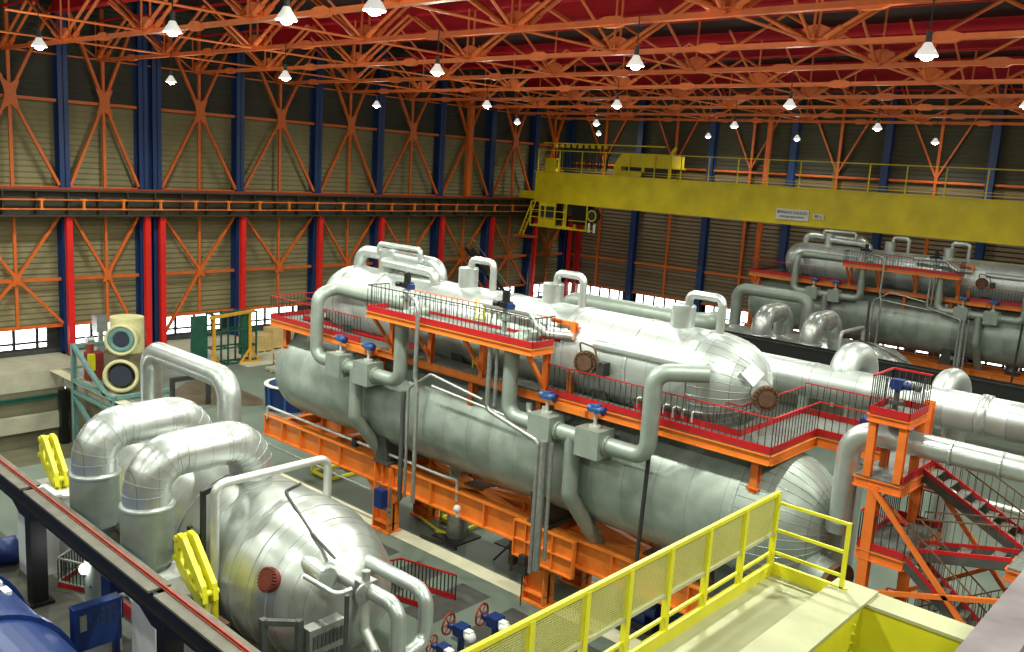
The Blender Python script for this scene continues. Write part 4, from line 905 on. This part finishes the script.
for i, (x, y, sx, sy, sz, n) in enumerate(((-62.4,39.9,1.2,1.5,1.4,'smaller plywood crate beside the orange portal frame'),(-62.9,42.2,1.3,2.6,1.75,'larger plywood crate just left of the grey vessel end'))):
    o = thing('plywood_crate', (x,y,0), n, 'crate', 'plywood crates by the windows')
    P('box', MB().box(x-sx/2,y-sy/2,.12,x+sx/2,y+sy/2,sz), 'timber', o)
    m = MB()
    for yy in (y-sy/2+.1,y,y+sy/2-.1): m.box(x-sx/2-.03,yy-.06,0,x+sx/2+.03,yy+.06,.12); m.box(x+sx/2,yy-.06,.12,x+sx/2+.03,yy+.06,sz)
    P('battens', m, 'timber', o)
for i, (x, y, L, n) in enumerate(((-58.2,41.5,5.5,'long pale plank stack on the floor nearest the crates'),(-56.0,39.2,4.8,'long pale plank stack on the floor in the middle'),(-54.5,37.0,3.8,'shorter pale plank stack toward the blue tub'))):
    m = MB(); 
    for k in range(4): m.box(x-L/2+.1*(k%2),y-.5+.26*k,.1,x+L/2,y-.28+.26*k,.3)
    m.box(x-L/3,y-.55,0,x-L/3+.15,y+.6,.1); m.box(x+L/3,y-.55,0,x+L/3+.15,y+.6,.1); one('plank_stack', m, 'concrete', (x,y,0), n, 'plank stack', 'plank stacks on the floor')
o = thing('blue_tub', (-47.0,32.2,0), 'big round blue steel tub on the floor behind the vessel end', 'tub')
P('tub_wall', MB().lathe((-47,32.2,0),(0,0,1),[(0,1.35),(1.5,1.45),(1.55,1.55),(1.62,1.55),(1.62,1.3),(.3,1.2)],36), 'blue', o)
P('rim', MB().lathe((-47,32.2,1.56),(0,0,1),[(0,1.3),(0,1.58),(.08,1.58),(.08,1.3)],36,False,False), 'white', o, 'pale rim ring')
for k in range(8):
    a = 2*PI*k/8; m = MB().bar((-47+1.44*math.cos(a),32.2+1.44*math.sin(a),0),(-47+1.52*math.cos(a),32.2+1.52*math.sin(a),1.55), .1); P('rib', m, 'blue_light', o)
o = thing('dark_frame_stand', (-53,27,0), 'dark inverted-U floor frame inside the grey pipe arch', 'frame stand')
for y in (26.2,28.6): P('leg', MB().bar((-50.6,y,0),(-50.6,y,1.9), .24), 'dark', o)
P('cross_bar', MB().bar((-50.6,26.1,1.9),(-50.6,28.7,1.9), .26).bar((-50.6,27.4,1.9),(-50.6,27.4,2.6), .2), 'dark', o)
o = thing('rope_barrier', (-52,33,0), 'low thin barrier with pale rails across the floor beside the plank stacks', 'barrier')
for k in range(5): P('barrier_post', MB().bar((-57+k*3.2,37.6-k*1.6,0),(-57+k*3.2,37.6-k*1.6,1.1), .07), 'rust_red', o)
P('barrier_rail', MB().bar((-57,37.6,1.05),(-44.2,31.2,1.05), .05).bar((-57,37.6,.55),(-44.2,31.2,.55), .05), 'pipe_white', o)
# yellow floor frames
def stool(x, y, w, l, h, label):
    o = thing('lifting_cradle', (x,y,0), label, 'lifting frame', 'yellow floor frames'); m = MB()
    for xx in (-w/2,w/2):
        for yy in (-l/2,l/2): P('leg', MB().bar((x+xx,y+yy,0),(x+xx,y+yy,h), .12), 'yellow', o)
    for z in (.12,h):
        for xx in (-w/2,w/2): m.bar((x+xx,y-l/2,z),(x+xx,y+l/2,z), .12)
        for yy in (-l/2,l/2): m.bar((x-w/2,y+yy,z),(x+w/2,y+yy,z), .12)
    P('frame_bars', m, 'yellow', o)
stool(-35.3,27.0,1.5,1.7,.7,'yellow tubular floor frame under the left end of the orange girder')
stool(-26.6,27.6,1.6,1.2,.5,'yellow tubular floor frame behind the orange leg with the blue box')
# yellow valve gear beside the swan necks
def yellow_gear(x, y, z, label):
    o = thing('yellow_linkage', (x,y,z), label, 'valve linkage', 'yellow linkages by the swan necks')
    SZ = 1.1; m = MB(); d = V((1.0,-.12,0)).normalized()*SZ; n = V((0,1,0)); z0 = V((0,0,1))*SZ
    for s in (-.17,.17):
        c = V((x,y+s,z))
        pts = [(-1.0,.9),(-.75,1.35),(-.35,1.35),(.95,.45),(1.05,.0),(.75,-.2),(-.6,.25),(-.85,.4)]
        inner = [(-.7,.85),(-.62,1.0),(-.42,1.0),(.55,.36),(.6,.22),(.5,.17),(-.42,.56),(-.6,.66)]
        for i in range(8):
            j = (i+1) % 8; q = [c+d*pts[i][0]+z0*pts[i][1], c+d*pts[j][0]+z0*pts[j][1], c+d*inner[j][0]+z0*inner[j][1], c+d*inner[i][0]+z0*inner[i][1]]
            m.prism([p-n*.08 for p in q], n*.16)
        m.bar(c+d*-.3+z0*.4, c+d*-.15+z0*1.2, .12,.1); m.bar(c+d*.2+z0*.2, c+d*.3+z0*.85, .12,.1)
    P('side_plates', m, 'yellow', o)
    for a, h in ((-.8,1.2),(-.9,.6),(.9,.2),(.3,.5)): P('pin', MB().cyl(V((x,y-.3,z))+d*a+z0*h, V((x,y+.3,z))+d*a+z0*h, .1, n=12), 'yellow', o)
    P('spring_rods', MB().cyl((x+.85,y-.15,z-.8),(x+.85,y-.15,z+.1), .11, n=12).cyl((x+.85,y+.15,z-.8),(x+.85,y+.15,z+.1), .11, n=12), 'yellow', o)
    P('base_block', MB().cbox((x+.85,y,z-.95),.9,.8,.35), 'rust', o, 'rust-brown base block')
    return o
yellow_gear(-23.4,12.8,2.95,'bright yellow valve linkage on the white round cover beside the turbine')
yellow_gear(-34.9,13.2,3.1,'bright yellow valve linkage left of the left swan-neck pipe')
def valve_chest(x, y, label):
    o = thing('valve_chest', (x,y,0), label, 'valve chest', 'white valve chests')
    cap = [(x-1.2,y-.62),(x+.55,y-.62)]+[(x+.55+.62*math.sin(PI*k/10), y-.62*math.cos(PI*k/10)) for k in range(1,10)]+[(x+.55,y+.62),(x-1.2,y+.62)]
    P('chest_body', MB().prism([(a,b,0) for a, b in cap], (0,0,2.8)), 'white', o)
    P('chest_lid', MB().prism([(x+(a-x)*1.05,y+(b-y)*1.08,2.8) for a, b in cap], (0,0,.1)), 'white', o)
valve_chest(-24.3,12.9,'white round-topped valve chest under the nearer yellow linkage')
valve_chest(-34.2,13.4,'white valve chest left of the left swan-neck pipe')
# blue cabinets in the lower left
o = thing('gauge_panel', (-27.2,10.6,0), 'blue gauge board on legs below the black beam', 'instrument board')
bx = -25.4
P('board', MB().box(bx-.35,10.05,.95,bx,11.45,2.3), 'blue', o)
P('hood', MB().box(bx-.37,10.03,2.3,bx+.02,11.47,2.34), 'blue', o)
for yy in (10.15,11.35): P('leg', MB().box(bx-.3,yy-.08,0,bx-.1,yy+.08,.95), 'blue', o)
for r in range(3):
    for k in range(4): P('gauge', MB().cyl((bx,10.65+k*.2,2.1-r*.2),(bx+.03,10.65+k*.2,2.1-r*.2), .06, n=10), 'ink', o)
P('notice', MB().box(bx,10.2,1.6,bx+.02,10.4,2.1), 'galv', o)
o = thing('blue_cabinet', (-27.5,12.1,0), 'small blue cabinet on a stand behind the blue gauge board', 'cabinet')
P('cabinet_body', MB().box(-27.4,11.7,.9,-26.7,12.1,2.3), 'blue', o); P('stand', MB().box(-27.3,11.8,0,-26.8,12,.9), 'galv', o); P('top_plate', MB().box(-27.45,11.65,2.3,-26.65,12.15,2.36), 'galv', o)
# big blue cover in the corner
o = thing('generator_cover', (-27,7.0,0), 'large curved blue machine cover in the lower left corner', 'machine cover')
RC, YCV, ZCV = 2.36, 7.0, 1.4
def arch(r): return [(YCV-r,0)]+[(YCV+r*math.cos(PI*k/24), ZCV+r*math.sin(PI*k/24)) for k in range(24,-1,-1)]+[(YCV+r,0)]
m = MB(); m.prism([(-44,a,b) for a, b in arch(RC)], (23.5,0,0)); P('cover_shell', m, 'blue', o)
for x in (-36,-31.5,-27.6,-23.9,-20.9):
    m = MB(); m.prism([(x,a,b) for a, b in arch(RC+.13)], (.3,0,0)); P('rib', m, 'blue', o)
for x in (-26.6,-25.9): P('name_plate', MB().cbox((x,YCV+RC*math.cos(.95)+.02,ZCV+RC*math.sin(.95)+.02), .42,.2,.12), 'white', o)
o = thing('work_lamp', (-29.6,12.2,0), 'bright work lamp glowing on a stand under the black beam', 'lamp')
P('lamp_head', MB().lathe((-29.6,12.2,1.5),(.5,-.6,.3),[(0,.12),(.2,.22),(.22,.2)],16,caps=False), 'galv', o)
P('bulb', MB().ball((-29.52,12.1,1.56),.15,10), 'lamp_glow', o); P('stand', MB().bar((-29.6,12.25,0),(-29.6,12.25,1.45),.06).bar((-29.9,12.4,1.0),(-29.2,12.1,1.0),.06), 'green', o)
l = bpy.data.lights.new('work_light','POINT'); l.energy = 30; l.shadow_soft_size = .15; lo = bpy.data.objects.new('work_light', l); lo.location = (-29.4,11.9,1.62); COL.objects.link(lo)
o = thing('floor_railing', (-31,12.6,0), 'low white and red railing round the floor opening beside the black post', 'railing')
R_ = MB(); B = MB(); T = MB()
for a, b in (((-31.9,12.1),(-29.6,13.1)),((-31.9,12.1),(-33.2,14.0))):
    R_.bar((a[0],a[1],1.1),(b[0],b[1],1.1),.06); T.bar((a[0],a[1],.1),(b[0],b[1],.1),.05,.18); R_.bar((a[0],a[1],.22),(b[0],b[1],.22),.05); balusters(B,(a[0],a[1],0),(b[0],b[1],0),0,1.1,.16,.015)
P('handrail', R_, 'pipe_white', o); P('toe_board', T, 'deep_red', o); P('railing_infill', B, 'dark', o)
m = MB().box(-34.2,11.6,0,-33.0,12.6,3.0).box(-34.3,11.5,3.0,-32.9,12.7,3.1); one('white_cabinet', m, 'white', (-33.6,12,0), 'tall white cabinet left of the black post under the beam', 'cabinet')
m = MB().lathe((-35.2,10.9,.5),(.3,1,0),[(0,0),(.1,.5),(.9,.55),(1.0,.3),(1.3,.3)],20).box(-35.6,10.9,0,-34.8,11.8,.3); one('blue_pump', m, 'blue', (-35.2,11.3,0), 'blue pump on the floor at the far left edge', 'pump')
m = MB().cyl((-36,9.6,.4),(-31.6,9.9,.4),.42,n=20); one('floor_pipe', m, 'pipe_bright', (-34,9.7,0), 'silver pipe lying on the floor at the foot of the black post', 'pipe')
m = MB().box(-25.1,11.62,0,-23.6,11.74,2.3).pipe([(-25.9,11.6,.3),(-25.9,11.6,2.1),(-25.3,11.66,2.4),(-25.0,11.68,2.2)],.08,.2); one('white_screen', m, 'white', (-24.5,11.8,0), 'white sheet screen with a bent tube below the black beam', 'screen')
# blue starter box on the orange leg, floor furniture of the vessel unit
o = thing('blue_switch_box', (-27.8,23.9,1.2), 'small blue box on a grey bracket at the orange leg', 'switch box')
P('box', MB().cbox((-27.85,23.75,1.75),.5,.35,.8), 'blue', o); P('bracket', MB().bar((-28.3,23.95,1.2),(-27.4,23.95,1.2),.08).bar((-28.25,23.95,1.2),(-28.25,23.95,2.3),.08).bar((-27.45,23.95,.9),(-27.45,23.95,2.3),.08), 'galv', o)
o = thing('white_hand_pipe', (-33,24.1,3), 'thin white pipe running along the top of the orange girder', 'pipe')
P('pipe_run', MB().pipe([(-37.4,24.35,2.9),(-37.4,24.35,3.55),(-24.6,24.35,3.5),(-24.0,24.45,3.5),(-24.0,24.45,2.6)], .07,.12,n=8), 'pipe_white', o)
P('pipe_clip', MB().cbox((-30.4,24.35,3.45),.3,.2,.35), 'black', o)
one('floor_edge_pipe', MB().pipe([(-38,24.1,1.75),(-28.9,24.1,1.72)],.05,n=8), 'galv', (-33,24.1,1.75), 'thin grey line under the left half of the orange girder', 'pipe')
m = MB().pipe([(-28.2,26.4,.1),(-26.6,26.0,.1),(-25.9,26.0,.15),(-26.0,25.6,.3),(-26.5,25.8,.12)],.05,.2,n=8); one('yellow_hose', m, 'yellow', (-25.5,25.3,0), 'yellow hose lying on the floor behind the orange leg', 'hose')
m = MB().pipe([(-26.6,25.0,.12),(-24.6,25.2,.12)],.07,n=8); one('black_bar', m, 'black', (-25.6,25.1,0), 'short black bar on the floor beside the yellow hose', 'bar')
o = thing('rust_stand', (-22.3,26.2,0), 'rust-brown post with splayed feet under the orange girder', 'stand')
P('post', MB().bar((-22.3,26.2,0),(-22.3,26.2,2.1),.28), 'rust', o)
for a in range(4): P('foot', MB().bar((-22.3,26.2,1.0),(-22.3+.8*math.cos(a*PI/2+.6),26.2+.8*math.sin(a*PI/2+.6),.05),.08), 'dark', o)
o = thing('chain_hoist', (-20.2,23.3,0), 'dark chain block with hook hanging in front of the plated orange leg', 'chain hoist')
P('chain', MB().bar((-19.6,23.6,0.1),(-19.6,23.6,2.0),.035).bar((-19.5,23.6,1.2),(-19.5,23.6,2.0),.035), 'dark', o); P('block', MB().cbox((-19.6,23.6,1.9),.3,.2,.35).cbox((-19.6,23.6,1.55),.4,.2,.4), 'dark', o); P('hook', MB().pipe([(-19.6,23.6,1.3),(-19.6,23.6,1.0),(-19.4,23.6,.95)],.04,.1,n=6), 'dark', o)
m = MB().ball((-23.6,24.1,2.5),.16,12).cyl((-23.6,24.15,2.15),(-23.6,24.15,2.45),.08); one('girder_lamp', m, 'white', (-23.6,24.1,2.1), 'small white bulkhead lamp on the orange girder', 'lamp')
# handwheel valves
for i, (x, y, s, n) in enumerate(((-18.75,19.65,.85,'left of the pair'),(-18.35,20.85,.9,'right of the pair'),(-18.5,18.6,.7,'lowest, at the lower edge'))):
    o = thing('handwheel_valve', (x,y,0), 'blue valve with a red handwheel standing on the floor, '+n, 'valve', 'blue handwheel valves')
    m = MB().cyl((x,y,0),(x,y,1.0*s), .12, n=12).cbox((x,y,1.1*s),.5*s,.5*s,.4*s).cyl((x+.2,y,1.1*s),(x+.55*s,y-.1,1.1*s), .2*s, n=14).cyl((x-.5*s,y-.15,1.15*s),(x,y,1.15*s), .13*s, n=12); P('valve_body', m, 'blue', o)
    P('end_cap', MB().ball((x+.6*s,y-.12,1.1*s), .25*s, 10, .8).cbox((x+.5*s,y-.1,1.2*s),.25,.25,.2), 'white', o, 'white cap')
    m = MB(); c = V((x-.55*s,y-.15,1.2*s)); ax = V((1,.2,0)).normalized(); a, b = frame_of(ax)
    for k in range(20):
        p = c+(a*math.cos(2*PI*k/20)+b*math.sin(2*PI*k/20))*.42*s; q = c+(a*math.cos(2*PI*(k+1)/20)+b*math.sin(2*PI*(k+1)/20))*.42*s; m.bar(p,q,.06*s)
    for k in range(3): m.bar(c-(a*math.cos(PI*k/3)+b*math.sin(PI*k/3))*.42*s, c+(a*math.cos(PI*k/3)+b*math.sin(PI*k/3))*.42*s, .04*s)
    P('handwheel', m, 'rust_red', o, 'red handwheel')
o = thing('red_barrier_rack', (-23.2,20.8,0), 'small red-edged barred barrier on the grey floor behind the dome pipes', 'barrier')
R_ = MB(); B = MB()
for a, b in (((-24.4,20.2),(-21.8,20.9)),((-24.4,20.2),(-24.0,21.6)),((-24.0,21.6),(-21.6,22.2))):
    R_.bar((a[0],a[1],1.0),(b[0],b[1],1.0),.06); R_.bar((a[0],a[1],.12),(b[0],b[1],.12),.05,.2); balusters(B,(a[0],a[1],0),(b[0],b[1],0),0,1.0,.16,.018)
P('rails', R_, 'deep_red', o); P('bars', B, 'dark', o)
o = thing('louvred_cabinet', (-18.9,14.3,0), 'grey louvred cabinet in front of the ribbed dome', 'cabinet')
P('cabinet_body', MB().box(-19.3,13.75,1.0,-18.9,14.95,3.0), 'galv', o)
for k in range(8):
    for z in (2.4, 1.8, 1.2): P('louvre', MB().box(-18.9,13.85+k*.135,z,-18.87,13.93+k*.135,z+.4), 'dark_grey', o)
for y in (13.85,14.85): P('leg', MB().bar((-19.1,y,0),(-19.1,y,1.0),.1), 'galv', o)
o = thing('dark_post_frame', (-19.6,13.4,0), 'dark steel frame left of the louvred cabinet', 'frame stand')
for x, y in ((-19.9,12.9),(-19.2,13.6)): P('leg', MB().bar((x,y,0),(x,y,3.3),.18), 'dark_grey', o)
for z in (3.2,2.0): P('cross_bar', MB().bar((-19.9,12.9,z),(-19.2,13.6,z),.16), 'dark_grey', o)
for i, (x, y, h) in enumerate(((-18.4,14.6,4.0),(-17.6,15.8,3.0),(-17.2,14.7,2.8))):
    one('support_pole', MB().cyl((x,y,0),(x,y,h),.07,n=8), 'dark_grey', (x,y,0), 'thin dark support pole under the dome pipes, %s from the left' % ORD[i], 'pole', 'poles under the dome pipes')
m = MB().box(-30,12.9,0,-20,13.0,.45); one('red_kerb', m, 'deep_red', (-25,12.95,0), 'dark red kerb board along the near side of the turbine', 'kerb board')
m = MB().pipe([(-24.0,12.2,.55),(-15.5,12.2,.55)],.2,n=14); one('kerb_pipe', m, 'pipe_white', (-20,12.2,.5), 'pale pipe lying along the red kerb near the turbine', 'pipe')
# black ladder-like frame left of the turbine drum
o = thing('dark_ladder_frame', (-26.8,13.6,0), 'dark tall ladder-like frame between right swan neck and slim white pipe', 'frame stand')
for x in (-25.0,-24.2): P('leg', MB().bar((x,13.5,0),(x,13.5,5.6 if x > -24.5 else 4.2),.14), 'dark', o)
for a, b in (((-25,13.5,4.1),(-24.2,13.5,4.1)),((-25,13.5,3.2),(-24.2,13.5,3.2)),((-24.2,13.5,5.5),(-23.7,13.6,5.8))): P('cross_bar', MB().bar(a,b,.14), 'dark', o)
# blue pumps and manifold seen through the mesh
for i, (x, y, n) in enumerate(((-16.0,26.0,'left'),(-14.6,26.6,'right'))):
    o = thing('blue_pump_set', (x,y,0), 'blue pump set under the orange girder seen past the yellow mesh, %s one' % n, 'pump', 'blue pump sets'); 
    P('pump_body', MB().box(x-.6,y-.4,.3,x+.5,y+.4,1.1).cyl((x-.8,y-.1,.8),(x+.9,y-.1,.8),.33,n=16), 'blue', o); P('base', MB().box(x-.9,y-.5,0,x+.9,y+.5,.3), 'dark', o)
    P('pipework', MB().pipe([(x,y-.2,1.0),(x,y-.2,2.0),(x+.8,y-.2,2.0)],.08,.15,n=8), 'pipe_white', o)
# diagonal stair and red rail seen in the far corner
o = thing('escape_stair', (-67,72,0), 'dark diagonal escape stair with handrail in the far corner of the hall', 'stairs')
P('stringers', MB().bar((-66.8,67.5,7.2),(-66.8,75.5,.1),.12,.4).bar((-65.9,67.5,7.2),(-65.9,75.5,.1),.12,.4), 'dark', o)
P('handrail', MB().bar((-65.9,67.5,8.3),(-65.9,75.5,1.2),.08), 'galv', o)
m = MB()
for k in range(24): q = k/24; m.cbox((-66.35,67.5+8*q,7.2-7.1*q),.8,.3,.05)
P('treads', m, 'dark_grey', o)
m = MB(); r = MB()
for k in range(14): r.bar((-61+k*.4,70,0),(-61+k*.4,70,2.4),.12)
m.bar((-61,70,2.4),(-55.6,70,2.4),.2); q = thing('orange_fence', (-58,70,0), 'orange slatted guard beyond the crown of the silver vessel', 'fence'); P('slats', r, 'brace', q); P('top_rail', m, 'brace', q)
for i, (x, y, mt, n) in enumerate(((-42.5,60.0,'blue','blue'),(-40.5,60.0,'ink','dark blue'),(-38.0,59.9,'yellow','yellow'))):
    m = MB().cbox((x,y,.5),1.3,1,1.0).cyl((x-.5,y,1.2),(x+.5,y,1.2),.35,n=14); one('machine_part', m, mt, (x,y,0), '%s machine part on the floor before the end-wall windows' % n, 'machine part', None)
# ================================================================== world and view
w = bpy.data.worlds.new('daylight'); SC.world = w; w.use_nodes = True
w.node_tree.nodes['Background'].inputs[0].default_value = (.96,.98,1,1); w.node_tree.nodes['Background'].inputs[1].default_value = 6.0
SC.view_settings.view_transform = 'Standard'; SC.view_settings.look = 'None'; SC.view_settings.gamma = 1; SC.view_settings.exposure = 0.12
SC.view_settings.use_curve_mapping = False
try:
    SC.cycles.use_denoising = True; SC.cycles.max_bounces = 6; SC.cycles.transparent_max_bounces = 8; SC.cycles.caustics_reflective = False; SC.cycles.caustics_refractive = False
except Exception: pass
